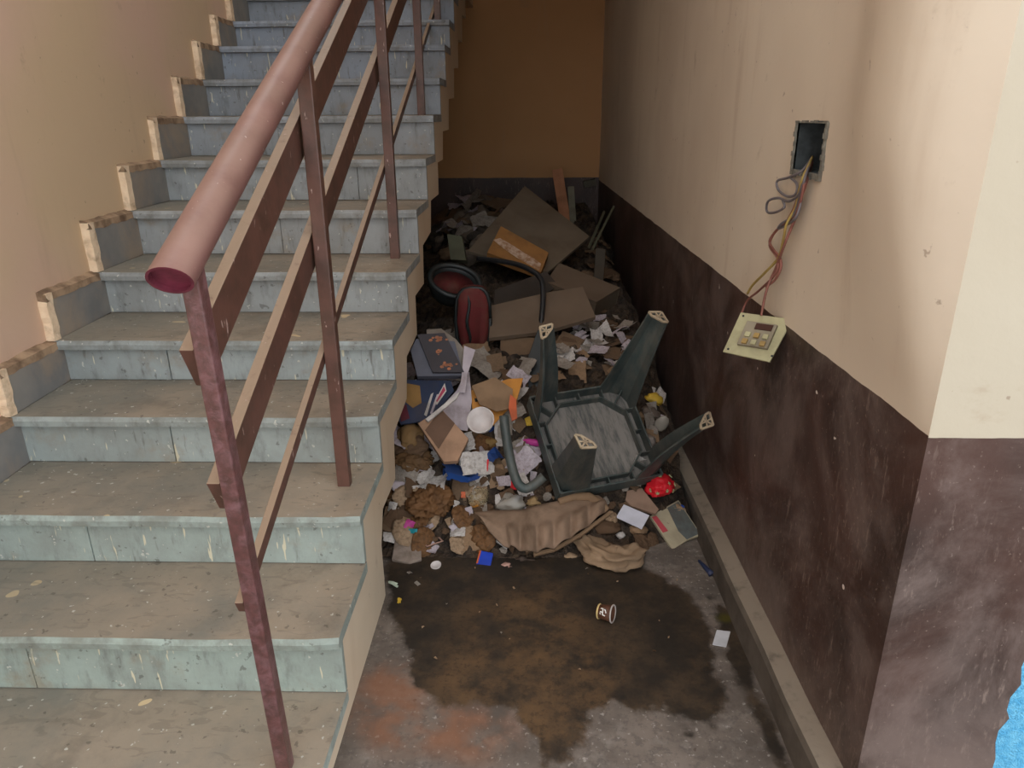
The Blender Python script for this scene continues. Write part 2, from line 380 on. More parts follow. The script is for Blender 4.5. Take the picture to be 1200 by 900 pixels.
# plaster band on the slab edge, with soft chamfered corners (finishes flush with the tread ends)
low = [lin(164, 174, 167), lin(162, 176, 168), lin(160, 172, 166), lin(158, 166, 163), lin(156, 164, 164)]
hi = [lin(158, 162, 162), lin(158, 160, 160), lin(154, 158, 160), lin(150, 154, 158), lin(146, 152, 160), lin(144, 152, 164)]  # upper steps turn bluer: cool light from upstairs put into the stone colour
joints = {1: [34], 2: [105, 640], 3: [202], 4: [198], 5: [260], 6: [140, 330], 7: [170, 420], 8: [300], 9: [320], 10: [350], 11: [280]}
for i in range(len(NY)):
    y, z = NY[i], NZ[i]
    y2 = NY[i+1]+OV+.012 if i+1 < len(NY) else YB
    xa = xl(y)-.01
    mb = MB(); N = 14
    # tread slab with a slightly worn nosing line
    V = []
    for k in range(N+1):
        x = xa+(XE-xa)*k/N
        w = .004*mnoise.noise(Vector((x*6, i*3.1, 0))); wz = .0025*mnoise.noise(Vector((x*5, i*2.7, 4)))
        if k == N: w += .012
        elif k == N-1: w += .002
        V += [(x, y+w, z-.030), (x, y+w-.002, z-.014+wz), (x, y+w+.005, z-.002+wz), (x, y+w+.03, z+wz), (x, y2, z), (x, y2, z-.03)]
    Fq = [(k*6+m, k*6+(m+1) % 6, (k+1)*6+(m+1) % 6, (k+1)*6+m) for k in range(N) for m in range(6)]+[tuple(range(6)), tuple(N*6+m for m in range(5, -1, -1))]
    t = mb.add(V, Fq).build('tread', M_TREAD, stairs)
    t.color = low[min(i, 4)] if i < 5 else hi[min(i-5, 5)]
    # riser slabs with open joints
    if i == 0: zb = 0
    else: zb = NZ[i-1]
    cuts = [xa]
    for u in joints.get(i, []): cuts.append(on_y(u, 500 if i > 20 else 0, y).x if False else (CAM+ray(u, 0)*0).x)
    cuts = [xa]
    for u in joints.get(i, []):
        p = on_plane(u, 450, Vector((0, y, 0)), Vector((0, 1, 0)))
        # joint pixel read at the riser: iterate once for the row
        for v in range(0, 900, 6):
            q = on_y(u, v, y+OV)
            if q.z < (z+zb)/2: p = q; break
        if xa+.08 < p.x < XE-.08: cuts.append(p.x)
    cuts.append(XE); cuts.sort()
    for a, b in zip(cuts[:-1], cuts[1:]):
        dy = random.uniform(-.002, .002)
        r = MB().box(a+.0012, b-.0012, y+OV+dy, y+OV+.018, zb+.002, z-.031).build('riser', M_RISER, stairs, bevel=.002)
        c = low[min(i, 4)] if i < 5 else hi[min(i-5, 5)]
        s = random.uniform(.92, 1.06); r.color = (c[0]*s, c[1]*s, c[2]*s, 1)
    # bedding mortar line under the nosing
    MB().box(xa, XE-.006, y+OV+.004, y+OV+.02, z-.034, z-.0295).build('mortar_joint', M_DIRTLINE, stairs)
# skirting tiles stepping up the left wall
for i in range(0, len(NY)-1):
    y0, y1 = NY[i], NY[i+1]+OV; z0, z1 = NZ[i], NZ[i+1]-.004
    rr = random.Random(i)
    e = .024+rr.uniform(-.004, .006)
    def quadbox(ya, yb, za, zb, proud, name, mat, bev=.003):
        mb = MB(); V = []
        for yy in (ya, yb):
            f = xl(yy)
            V += [(f-.04, yy, za), (f+proud, yy, za), (f+proud, yy, zb), (f-.04, yy, zb)]
        mb.add(V, [(0, 1, 2, 3), (7, 6, 5, 4), (0, 4, 5, 1), (1, 5, 6, 2), (2, 6, 7, 3), (3, 7, 4, 0)])
        return mb.build(name, mat, wall_left, bevel=bev)
    quadbox(y0+e, y1, z0, z1-.012, .002, 'skirting_tile', M_TILE)
    # crumbly plaster end and cap
    V = []; Fq = []; K = 9
    for k in range(K):
        zz = z0+(z1-z0)*k/(K-1)
        a = rr.uniform(-.003, .003); b = rr.uniform(-.003, .004)
        f = xl(y0)
        V += [(f-.04, y0-.006+a, zz), (f+.001+b*.3, y0-.004+a, zz), (f+.004, y0+e+b, zz), (f-.04, y0+e+.002, zz)]
    for k in range(K-1):
        for m in range(4): Fq.append((k*4+m, k*4+(m+1) % 4, (k+1)*4+(m+1) % 4, (k+1)*4+m))
    Fq += [(0, 1, 2, 3), tuple((K-1)*4+m for m in (3, 2, 1, 0))]
    MB().add(V, Fq).build('plaster_end', M_PLAST, wall_left)
    V = []; Fq = []; K = 12
    for k in range(K):
        yy = y0-.004+(y1-y0)*k/(K-1); f = xl(yy); a = rr.uniform(0, .005); b = rr.uniform(-.006, .002)
        V += [(f-.04, yy, z1-.02), (f+.003, yy, z1-.022+b), (f+.001, yy, z1-.002), (f-.022, yy, z1+.004+a), (f-.04, yy, z1+.005+a)]
    for k in range(K-1):
        for m in range(5): Fq.append((k*5+m, k*5+(m+1) % 5, (k+1)*5+(m+1) % 5, (k+1)*5+m))
    Fq += [(0, 1, 2, 3, 4), tuple((K-1)*5+m for m in (4, 3, 2, 1, 0))]
    MB().add(V, Fq).build('plaster_cap', M_DIRTLINE, wall_left)

# ------------------------------------------------------------------ railing
XP = -.505
rail = tag(empty('stair_railing', (XP, 1.1, .08)), 'maroon steel stair railing with round handrail and three sloping bars', 'railing')
def rp(v): return Vector(v)-Vector((XP, 1.1, .08))
def rbuild(mb, name, mat, smooth=False, bevel=0):
    return mb.build(name, mat, rail, smooth, bevel, tf=Matrix.Translation(-Vector((XP, 1.1, .08))))
def line_pts(px, x): return [on_x(u, v, x) for u, v in px]
# handrail
a = on_x(199, 329, XP); b = on_x(384, 0, XP); d = (b-a).normalized()
def hz(y): return a.z+(y-a.y)*d.z/d.y
R = .031
cutn = Vector((.1, -.72, -.68)).normalized()
hm = MB().tube([a, a+d*.5, a+d*1.5, a+d*4.6], R, 28, False)
for k in range(28): hm.v[k] = hm.v[k]-d*((hm.v[k]-a).dot(cutn)/d.dot(cutn))
hr = rbuild(hm, 'handrail', M_HAND, True)
# sawn open end: wall thickness ring and recessed plug
endm = MB(); s_ = d.cross(Vector((1, 0, 0))).normalized(); x_ = Vector((1, 0, 0))
ring = lambda r, o: [a+d*o+(x_*math.cos(6.2832*k/28)+s_*math.sin(6.2832*k/28))*r for k in range(28)]
V_ = [q-d*((q-a).dot(cutn)/d.dot(cutn)) for q in ring(R, 0)]+[q-d*((q-a).dot(cutn)/d.dot(cutn)) for q in ring(R-.004, 0)]+[q+d*.010-d*((q-a).dot(cutn)/d.dot(cutn)) for q in ring(R-.004, 0)]
endm.add(V_, [(j*28+k, j*28+(k+1) % 28, (j+1)*28+(k+1) % 28, (j+1)*28+k) for j in range(2) for k in range(28)]+[tuple(56+k for k in range(28))])
rbuild(endm, 'sawn_end', M_CUT)
posts_y = [1.745, 2.69, 3.56, 4.34]; posts_z = [NZ[2], NZ[5], NZ[8], NZ[11]]
pt = on_x(226, 330, XP); pb_ = on_x(334, 896, XP)
rbuild(MB().bar(pb_+(pb_-pt).normalized()*.02, Vector((pt.x, pt.y, hz(pt.y))), .028, .030, (0, 1, 0)), 'post', M_POST1, bevel=.003)
for y, z in zip(posts_y, posts_z):
    rbuild(MB().bar((XP, y, z-.005), (XP, y, hz(y)-.01), .034, .03, (0, 1, 0)), 'post', M_RAIL, bevel=.003)
XR = XP-.036
for px, w, h in ((((228, 432), (405, 30)), .023, .082), (((257, 582), (446, 62)), .023, .074), (((277, 712), (478, 100)), .016, .030)):
    p, q = line_pts(px, XR); dd = (q-p).normalized()
    if w < .02: p.x += .008; q.x += .008
    rbuild(MB().bar(p, p+dd*4.4, w, h), 'sloping_bar', M_RAIL, bevel=.002)

# ------------------------------------------------------------------ heap of rubbish
def interp(t, P):
    if t <= P[0][0]: return P[0][1]
    for (a, x), (b, y) in zip(P[:-1], P[1:]):
        if t <= b: s = (t-a)/(b-a); return x+(y-x)*s
    return P[-1][1]
def front(x): return interp(x, [(-1.4, 2.2), (-.45, 2.0), (-.2, 2.0), (0, 2.0), (.25, 2.02), (.45, 2.10), (.62, 2.2)])
def H(x, y, rough=True):
    t = y-front(x)
    h = interp(t, [(-.06, -.02), (0, .0), (.08, .05), (.2, .13), (.45, .30), (.75, .42), (1.2, .47), (2.0, .54), (3.0, .62), (4.0, .68)])
    if x < -.42: h *= max(.35, 1+(x+.42)*.8)
    if x > .45 and t > .1: h *= 1-.35*min(1, (x-.45)/.15)
    if rough and t > 0:
        k = min(1, t/.3)
        h += k*(.045*mnoise.noise(Vector((x*5, y*5, 1)))+.03*mnoise.noise(Vector((x*13, y*13, 2))))
    return h
def at(u, v, lift=0):
    d = ray(u, v); s = .6; st = .006
    while s < 7:
        p = CAM+d*s
        if p.y > 1.2 and p.z <= max(0, H(p.x, p.y))+lift:
            lo, hi_ = s-st, s
            for _ in range(12):
                m_ = (lo+hi_)/2; q = CAM+d*m_
                if q.z <= max(0, H(q.x, q.y))+lift: hi_ = m_
                else: lo = m_
            return CAM+d*hi_
        s += st
    return p
def nrm(p):
    e = .06; q = Vector((-(H(p.x+e, p.y, False)-H(p.x-e, p.y, False))/(2*e), -(H(p.x, p.y+e, False)-H(p.x, p.y-e, False))/(2*e), 1)); return q.normalized()

M_HEAP = basic('matted_rubbish', lin(74, 62, 52), lin(36, 31, 28), 24, .9, bump=.8, dirt=lin(108, 86, 66), dirtamt=.5, co='pos', bdist=.02)
V = []; Fc = []; hx = np.linspace(-1.3, .60, 120); hy = np.linspace(1.94, 5.98, 200)
for y in hy:
    for xx in hx:
        x = min(xx, xw(y)-.06)
        h = H(x, y)
        if y-front(x) > .02:
            h += .05*abs(mnoise.noise(Vector((x*14, y*14, 9))))+.035*abs(mnoise.noise(Vector((x*30, y*30, 9))))+.012*mnoise.noise(Vector((x*60, y*60, 3)))-.02
        V.append((x, y, max(h, -.02)))
nxh = len(hx)
Fc = [(j*nxh+i, j*nxh+i+1, (j+1)*nxh+i+1, (j+1)*nxh+i) for j in range(len(hy)-1) for i in range(nxh-1)]
tag(mesh('rubbish_heap', V, Fc, M_HEAP), 'matted brown dirt and shredded litter forming the base of the rubbish heap', 'rubbish', kind='stuff')

# --- item materials
def pm(name, r, g, b, dr=.82, **k):
    c = lin(r, g, b); c2 = tuple(x*dr for x in c[:3])+(1,)
    k.setdefault('dirt', lin(86, 68, 52)); k.setdefault('dirtamt', .35); k.setdefault('scale', 14)
    return basic(name, c, c2, **k)
P_WHITE = pm('white_paper', 196, 188, 182, rough=.85, dirtamt=.5)
P_GREY = pm('grey_paper', 142, 132, 122, rough=.85, dirtamt=.5)
P_LILAC = pm('lilac_paper', 182, 170, 176, rough=.8, dirtamt=.5)
CARD = pm('cardboard', 142, 114, 88, rough=.9)
CARD2 = pm('dull_cardboard', 112, 90, 70, rough=.9)
CARD_D = pm('damp_cardboard', 92, 70, 52, rough=.85)
CARD_O = pm('orange_cardboard', 150, 104, 58, rough=.85)
PLY = pm('grimy_plywood', 112, 98, 82, rough=.75, dirtamt=.6, scale=5)
PLY2 = pm('brown_board', 108, 91, 76, rough=.7, dirtamt=.4, scale=5)
DARKP = basic('black_plastic', lin(34, 38, 38), lin(26, 28, 28), 10, .45, .4, .1)
BLACKM = basic('black_tube_paint', lin(36, 36, 38), lin(24, 24, 26), 10, .4, .5, .05)
REDF = pm('dark_red_fabric', 98, 36, 36, rough=.75, dirtamt=.5)
REDW = pm('red_cloth', 206, 34, 44, rough=.5, dirtamt=.12)
BLUEW = pm('blue_wrapper', 34, 66, 124, rough=.4, dirtamt=.25)
NAVY = pm('navy_plastic', 34, 54, 92, rough=.45)
YELW = pm('yellow_wrapper', 208, 170, 62, rough=.45)
ORANGEW = pm('orange_wrapper', 196, 96, 60, rough=.5)
PINKW = pm('magenta_wrapper', 176, 54, 130, rough=.4)
TEALW = pm('teal_wrapper', 40, 140, 150, rough=.4)
ROTC = pm('rotting_brown_cloth', 112, 78, 48, rough=.7, dirt=lin(58, 42, 30), dirtamt=.7)
ROT2 = pm('dirty_beige_cloth', 156, 130, 104, rough=.8, dirtamt=.5)
GREYCH = pm('grey_hardcover', 92, 92, 102, rough=.6, dirtamt=.1)
TEXD = pm('dark_cover', 62, 58, 62, rough=.6, dirtamt=.1)
GREENB = pm('green_box_board', 92, 92, 74, rough=.8)
def clear_mat(name, c, rough=.25, alpha=.5):
    t = NT(name); t.b.inputs['Alpha'].default_value = alpha
    t.bump(t.noise(t.obj, 40, 4), .5, .004)
    return t.out(c, rough, .6)
CLEARP = clear_mat('cloudy_plastic', lin(176, 168, 156), .22, .55)
CLEARD = clear_mat('dirty_clear_plastic', lin(160, 142, 112), .22, .55)

# --- item shapes (origin at base centre, z up)
def creases(rng, n, amp, size):
    C = []
    for _ in range(n):
        a = rng.uniform(0, 6.283); C.append((math.cos(a), math.sin(a), rng.uniform(-.4, .4)*size, rng.uniform(-1, 1)*amp))
    return lambda x, y: sum(k*abs(c*x+s*y-o) for c, s, o, k in C)
def sheet_mesh(w, h, seed, amp=.25, th=.0015, n=12, ragged=.0, curl=0, fold=6):
    rng = random.Random(seed); cf = creases(rng, fold, amp, max(w, h)); V = []; W = []
    for j in range(n+1):
        for i in range(n+1):
            x = (i/n-.5)*w; y = (j/n-.5)*h
            if ragged and (i in (0, n) or j in (0, n)):
                x += rng.uniform(-1, 1)*ragged*w; y += rng.uniform(-1, 1)*ragged*h
            z = cf(x, y)+curl*(x*x/(w*w)*4)*w+curl*.4*(y*y/(h*h)*4)*h+.04*w*amp*mnoise.noise(Vector((x*30, y*30, seed)))
            V.append(Vector((x, y, z)))
    zm = min(v.z for v in V)
    for v in V: v.z -= zm
    m = (n+1)**2; V2 = [v+Vector((0, 0, -th)) for v in V]
    F = [(j*(n+1)+i, j*(n+1)+i+1, (j+1)*(n+1)+i+1, (j+1)*(n+1)+i) for j in range(n) for i in range(n)]
    F2 = [tuple(m+q for q in reversed(f)) for f in F]
    rim = [i for i in range(n+1)]+[j*(n+1)+n for j in range(1, n+1)]+[n*(n+1)+i for i in range(n-1, -1, -1)]+[j*(n+1) for j in range(n-1, 0, -1)]
    F3 = [(rim[k], m+rim[k], m+rim[(k+1) % len(rim)], rim[(k+1) % len(rim)]) for k in range(len(rim))]
    return V+V2, F+F2+F3
def rag_mesh(seed, n=18):
    """a soft rag dropped in a heap: round wobbly outline, smooth folds, thin hem"""
    V = []; off = Vector((seed*2.3, seed*1.7, seed*.9))
    for j in range(n+1):
        for i in range(n+1):
            a = 2*i/n-1; b = 2*j/n-1
            x = a*math.sqrt(1-b*b/2); y = b*math.sqrt(1-a*a/2); r = math.hypot(x, y)
            wob = 1+.22*mnoise.noise(Vector((math.cos(math.atan2(y, x))*1.3, math.sin(math.atan2(y, x))*1.3, seed)))
            z = (1-r*r)*.22+.24*abs(mnoise.noise(Vector((x*1.9, y*1.9, 0))+off))+.20*abs(mnoise.noise(Vector((x*3.7, y*3.7, 3))+off))+.09*abs(mnoise.noise(Vector((x*8, y*8, 5))+off))
            V.append(Vector((x*wob*.58, y*wob*.45, z*.62)))
    m = (n+1)**2; V2 = [v+Vector((0, 0, -.03)) for v in V]
    F = [(j*(n+1)+i, j*(n+1)+i+1, (j+1)*(n+1)+i+1, (j+1)*(n+1)+i) for j in range(n) for i in range(n)]
    F2 = [tuple(m+q for q in reversed(f)) for f in F]
    rim = [i for i in range(n+1)]+[j*(n+1)+n for j in range(1, n+1)]+[n*(n+1)+i for i in range(n-1, -1, -1)]+[j*(n+1) for j in range(n-1, 0, -1)]
    return V+V2, F+F2+[(rim[k], m+rim[k], m+rim[(k+1) % len(rim)], rim[(k+1) % len(rim)]) for k in range(len(rim))]
def sheet(name, w, h, mat, seed, parent=None, smooth=False, **k):
    v, f = sheet_mesh(w, h, seed, **k); return mesh(name, v, f, mat, parent, smooth)
def lump_mesh(sx, sy, sz, seed, amp=.35, sub=3, freq=3.0):
    """crumpled mass: folds from random crease planes plus ridged noise, flattened underneath"""
    bm = bmesh.new(); bmesh.ops.create_icosphere(bm, subdivisions=sub, radius=1)
    off = Vector((seed*3.7, seed*1.3, seed*2.1)); rg = random.Random(seed)
    pl = []
    for _ in range(int(5+freq*3)):
        d = Vector((rg.gauss(0, 1), rg.gauss(0, 1), rg.gauss(0, 1))).normalized(); pl.append((d, rg.uniform(-.7, .7), rg.choice((-1, -1, 1))*rg.uniform(.3, 1)))
    for v in bm.verts:
        p = v.co.copy(); w = 0
        for d, c, k in pl:
            w += k*max(0, .38-abs(d.dot(p)-c))
        r = 1+amp*.9*w+amp*.7*(.45-1.8*abs(mnoise.noise(p*freq*.7+off)))+amp*.3*mnoise.noise(p*freq*2.6+off)+amp*.45*(.25-abs(mnoise.noise(p*freq*1.9+off*1.7)))
        q = p*max(.35, min(1.5, r))
        if q.z < -.55: q.z = -.55
        v.co = Vector((q.x*sx, q.y*sy, (q.z+.55)*sz))
    V = [v.co.copy() for v in bm.verts]; F = [tuple(v.index for v in f.verts) for f in bm.faces]; bm.free(); return V, F
def lump(name, sx, sy, sz, mat, seed, parent=None, smooth=True, **k):
    v, f = lump_mesh(sx, sy, sz, seed, **k); return mesh(name, v, f, mat, parent, smooth)
def set_at(o, u, v, yaw=0, sink=.0, flat=.0, tip=(0, 0), lift=0):
    p = at(u, v, lift); n = nrm(p); n = (n*(1-flat)+Vector((0, 0, 1))*flat).normalized()
    n = (n+Vector((tip[0], tip[1], 0))).normalized()
    q = Vector((0, 0, 1)).rotation_difference(n) @ Matrix.Rotation(math.radians(yaw), 3, 'Z').to_quaternion()
    o.rotation_mode = 'QUATERNION'; o.rotation_quaternion = q; o.location = p-n*sink
    return o
def poly_px(name, px, n, th, mat, p=None, ref=None, lift=.0, parent=None, bevel=0, dep=None):
    n = Vector(n).normalized()
    if p is None:
        p = at(*ref, lift) if dep is None else on_y(*ref, dep)
    P = [on_plane(u, v, Vector(p), n) for u, v in px]
    c = sum(P, Vector())/len(P); P = [q-c for q in P]
    o = MB().poly(P, n, th).build(name, mat, parent, bevel=bevel)
    if parent is None: o.location = c
    o['_c'] = 0; del o['_c']
    return o, c

# ------------------------------------------------------------------ upturned plastic chair
CR = Matrix(((.95, -.268, .161), (.311, .752, -.582), (.034, .603, .797)))
CO = Vector((.227, 2.323, .288))
CR.normalize()
def chair_mat():
    t = NT('dark_green_plastic'); C = t.obj
    col = t.mix(t.ramp(t.noise(C, 8, 5), .3, .7), lin(66, 76, 74), lin(50, 58, 57))
    col = t.mix(t.math('MULTIPLY', t.ramp(t.noise(t.mapping(C, (4, 1, 1)), 9, 7, .7), .38, .72), .6), col, lin(104, 98, 90))
    t.bump(t.noise(C, 50, 3), .12, .003)
    return t.out(col, .5, .4)
M_CH = chair_mat()
def chair_under():
    t = NT('dusty_seat_underside'); C = t.obj
    col = t.mix(t.ramp(t.noise(t.mapping(C, (5, 1, 1)), 9, 7, .7), .3, .62), lin(74, 76, 74), lin(128, 122, 116))
    t.bump(t.noise(C, 60, 3), .2, .003)
    return t.out(col, .7, .25)
M_CHU = chair_under()
M_FOOT = basic('worn_foot_cap', lin(176, 158, 132), lin(150, 132, 110), 30, .7)
chair = tag(empty('plastic_chair', CO, CR.to_quaternion()), 'dark green plastic chair lying upside down on the rubbish with four legs up', 'chair')
A, B = .187, .190
mb = MB().box(-A, A, -B, B, -.045, -.037); mb.build('seat', M_CHU, chair, bevel=.003)
mb = MB()
def apron(p, q, h0, h1, th=.007): 
    mb.bar(Vector(p)+Vector((0, 0, (h0+h1)/2)), Vector(q)+Vector((0, 0, (h0+h1)/2)), th, h1-h0)
for (p, q) in (((-A, -B, 0), (A, -B, 0)), ((A, -B, 0), (A, B, 0)), ((A, B, 0), (-A, B, 0)), ((-A, B, 0), (-A, -B, 0))): apron(p, q, -.05, .010)
mb.build('apron', M_CH, chair, bevel=.002)
mb = MB(); i_ = .155; c_ = .075
octa = [(-i_, -i_+c_), (-i_+c_, -i_), (i_-c_, -i_), (i_, -i_+c_), (i_, i_-c_), (i_-c_, i_), (-i_+c_, i_), (-i_, i_-c_)]
for k in range(8): mb.bar((*octa[k], -.022), (*octa[(k+1) % 8], -.022), .005, .032)
mb.build('octagonal_rib', M_CH, chair)
for s in (-1, 1):
    for o_ in (-.09, 0, .09):
        MB().bar((o_, s*i_, -.022), (o_, s*B, -.022), .004, .03).build('rib', M_CH, chair); MB().bar((s*i_, o_, -.022), (s*A, o_, -.022), .004, .03).build('rib', M_CH, chair)
    for s2 in (-1, 1):
        MB().bar((s*(i_-c_/2), s2*(i_-c_/2), -.022), (s*A, s2*B, -.022), .005, .034).build('rib', M_CH, chair)
for sx in (-1, 1):
    for sy in (-1, 1):
        mb = MB(); sec = []
        base = Vector((sx*A*1.01, sy*B*1.01, -.045)); tip = Vector((sx*.220, sy*.226, .385))
        K = 9
        for k in range(K+1):
            s = k/K; c = base.lerp(tip, s)
            c += Vector((sx, sy, 0))*(.012*math.sin(s*math.pi*.9))*(-1)
            w = .062*(1-s)**1.2+.052
            th = .006
            # rounded L section with outer corner at c
            g = .5*w; L = [(0, w), (0, g), (g*.3, g*.3), (g, 0), (w, 0), (w, th), (g+.002, th), (g*.3+.006, g*.3+.006), (th, g+.002), (th, w)]
            sec.append([c+Vector((-sx*a, -sy*b, 0)) for a, b in L])
        n9 = len(sec[0]); V = [q for r in sec for q in r]
        Fq = [(k*n9+m, k*n9+(m+1) % n9, (k+1)*n9+(m+1) % n9, (k+1)*n9+m) for k in range(K) for m in range(n9)]+[tuple(range(n9)), tuple(K*n9+m for m in range(n9-1, -1, -1))]
        leg = mb.add(V, Fq).build('leg', M_CH, chair)
        # foot: rim and cross web seen at the leg end
        w = .052; f = MB()
        cs = [(w*.16, w*.16), (w, .002), (w*.9, w*.35), (w*.35, w*.9), (.002, w)]
        P = [tip+Vector((-sx*a, -sy*b, .002)) for a, b in cs]
        for k in range(5): f.bar(P[k], P[(k+1) % 5], .006, .006)
        f.bar(P[0], (P[2]+P[3])/2, .005, .005); f.bar((P[0]+P[1])/2, P[3], .004, .005); f.bar((P[0]+P[4])/2, P[2], .004, .005)
        fo = f.build('foot_cap', M_FOOT, leg)
# curved arm on the left side of the seat
inv = (Matrix.Translation(CO) @ CR.to_4x4()).inverted()
ap = [on_y(590, 484, 2.20), on_y(592, 505, 2.17), on_y(597, 535, 2.14), on_y(603, 560, 2.12), on_y(611, 573, 2.11), on_y(622, 572, 2.11), on_y(640, 556, 2.13)]
pts = []
for k in range(len(ap)-1):
    for s in range(4): pts.append(ap[k].lerp(ap[k+1], s/4))
pts.append(ap[-1])
pts = [sum((pts[max(0, min(len(pts)-1, k+j))] for j in (-2, -1, 0, 1, 2)), Vector())/5 for k in range(len(pts))]
MB().tube(pts, [.016]*len(pts), 10).build('arm', M_CH, chair, True, tf=inv)

# ------------------------------------------------------------------ boards and boxes at the back of the heap
BN = Vector((.10, -.36, .93))
o, c = poly_px('plywood_board', [(615, 218), (691, 277), (642, 319), (548, 294)], BN, .016, PLY, p=on_y(620, 270, 4.05))
tag(o, 'large grimy plywood board lying tilted on top of the heap at the back', 'board')
o, c = poly_px('cardboard_carton', [(587, 265), (643, 296), (634, 319), (571, 296)], Vector((.12, -.55, .82)), .05, CARD_O, p=on_y(605, 292, 3.72))
tag(o, 'flattened orange brown carton with shiny torn tape resting on the large board', 'carton')
TAPE = basic('torn_packing_tape', lin(196, 170, 150), lin(150, 110, 80), 40, .25, .6, .4)
tp = MB(); nn = Vector((.12, -.55, .82)).normalized()
P = [on_plane(u, v, on_y(605, 292, 3.72)+nn*.001, nn)-c for u, v in ((578, 281), (586, 279), (600, 287), (614, 296), (626, 303), (634, 309), (632, 317), (622, 311), (606, 302), (590, 291))]
tp.poly(P, nn, .001).build('packing_tape', TAPE, o)
# drawer-like box whose dark side shows
box = tag(empty('wooden_crate', on_y(690, 340, 3.35)), 'brown wooden crate with a dark side lying under the large board', 'crate')
bn = Vector((.12, -.30, .95)).normalized(); b0 = on_y(690, 340, 3.35)
tpn = [on_plane(u, v, b0, bn)-b0 for u, v in ((655, 308), (727, 337), (699, 354), (640, 330))]
MB().poly(tpn, bn, .012).build('top_panel', PLY2, box)
dn = -bn*.15
for i0, i1 in ((1, 2), (2, 3), (0, 1), (3, 0)):
    a_, b_ = tpn[i0], tpn[i1]; cc = sum(tpn, Vector())/4; nn2 = ((a_+b_)/2-cc).normalized()
    MB().poly([a_-bn*.013, b_-bn*.013, b_+dn, a_+dn], nn2, .010).build('side_panel', PLY, box)
o, c = poly_px('brown_board', [(576, 358), (640, 343), (683, 336), (698, 371), (640, 388), (573, 396)], Vector((.02, -.42, .90)), .018, PLY2, p=on_y(640, 365, 3.0))
tag(o, 'brown laminate board slanting behind the upturned chair', 'board')
o, c = poly_px('cardboard_sheet', [(587, 391), (640, 398), (679, 402), (683, 416), (655, 432), (640, 440), (600, 437), (585, 436)], Vector((.05, -.6, .8)), .006, CARD2, p=on_y(630, 415, 2.82))
tag(o, 'torn flat cardboard sheet beneath the brown laminate board', 'cardboard')
o, c = poly_px('board_offcut', [(580, 340), (640, 318), (655, 335), (600, 368), (578, 365)], Vector((.25, -.75, .6)), .012, pm('dark_panel', 58, 50, 44, rough=.8), p=on_y(610, 345, 3.3))
tag(o, 'dark board offcut wedged under the orange carton', 'board')
# planks and sticks against the back wall
def plank(name, px0, px1, y0, y1, w, t, mat, label, cat='plank'):
    a_, b_ = on_y(*px0, y0), on_y(*px1, y1); c_ = (a_+b_)/2
    o = MB().bar(a_-c_, b_-c_, w, t, (0, 1, 0)).build(name, mat, None, bevel=.002); o.location = c_
    return tag(o, label, cat)
plank('wooden_plank', (653, 199), (663, 262), 5.4, 5.2, .075, .03, pm('pale_plank', 176, 122, 90, rough=.8), 'thick pinkish wooden plank standing upright against the back wall')
plank('wooden_batten', (669, 219), (672, 268), 5.3, 5.15, .045, .02, pm('grey_batten', 120, 116, 100, rough=.8), 'thin grey batten standing right of the thick plank')
plank('thin_stick', (719, 242), (694, 292), 4.3, 3.9, .012, .012, GREENB, 'thin stick leaning towards the right wall, nearer the corner', 'stick')
plank('thin_stick', (708, 248), (690, 290), 4.4, 3.95, .014, .010, GREENB, 'thin stick leaning beside another, left of the pair', 'stick')
plank('flat_panel', (704, 292), (701, 330), 3.8, 3.65, .05, .012, pm('grey_panel', 72, 66, 58, rough=.8), 'narrow grey panel standing on edge right of the crate', 'panel')
plank('wall_bracket', (684, 216), (698, 213), 5.94, 5.94, .05, .09, pm('bracket_grey', 96, 92, 80), 'small grey block fixed at the dado line in the far corner', 'block')
# bent black tube (old chair frame)
tp_ = [on_y(556, 303, 3.35), on_y(580, 305, 3.3), on_y(606, 309, 3.22), on_y(624, 317, 3.15), on_y(634, 325, 3.1), on_y(637, 338, 3.05), on_y(636, 362, 2.98), on_y(633, 388, 2.92)]
pp = []
for k in range(len(tp_)-1):
    for s in range(4): pp.append(tp_[k].lerp(tp_[k+1], s/4))
pp.append(tp_[-1]); pp = [sum((pp[max(0, min(len(pp)-1, k+j))] for j in (-2, -1, 0, 1, 2)), Vector())/5 for k in range(len(pp))]
c0 = pp[len(pp)//2].copy()
o = MB().tube([p-c0 for p in pp], .012, 10).build('metal_tube', BLACKM, None, True); o.location = c0
tag(o, 'bent black metal tube sticking out in front of the orange carton', 'tube')
# black plastic backrest beside the chair leg
o, c = poly_px('black_plastic_panel', [(630, 386), (640, 392), (638, 430), (628, 520), (607, 536), (601, 470), (618, 420)], Vector((-.2, -.8, .55)), .012, DARKP, p=on_y(622, 450, 2.62), bevel=.003)
tag(o, 'black plastic panel standing behind the left legs of the upturned chair', 'panel')

# red padded bag and red-lined helmet-like tub on the left
bag = tag(empty('red_bag', at(556, 406)), 'upright dark red padded bag with black piping', 'bag')
cb = on_y(555, 372, 2.95); loc = Vector(bag.location)
V = []; n_ = 20
def bagring(off, sc):
    return [cb-loc+Vector((math.copysign(abs(math.cos(a))**.6, math.cos(a))*.072*sc, off, math.copysign(abs(math.sin(a))**.65, math.sin(a))*.135+.12*math.cos(a)*.072*sc)) for a in [2*math.pi*k/n_ for k in range(n_)]]
rings = [bagring(-.052, .55), bagring(-.05, .8), bagring(-.035, .97), bagring(.035, .97), bagring(.05, .8), bagring(.052, .5)]
V = [q for r in rings for q in r]
Fq = [(k*n_+m, k*n_+(m+1) % n_, (k+1)*n_+(m+1) % n_, (k+1)*n_+m) for k in range(5) for m in range(n_)]+[tuple(range(n_)), tuple(5*n_+m for m in range(n_))]
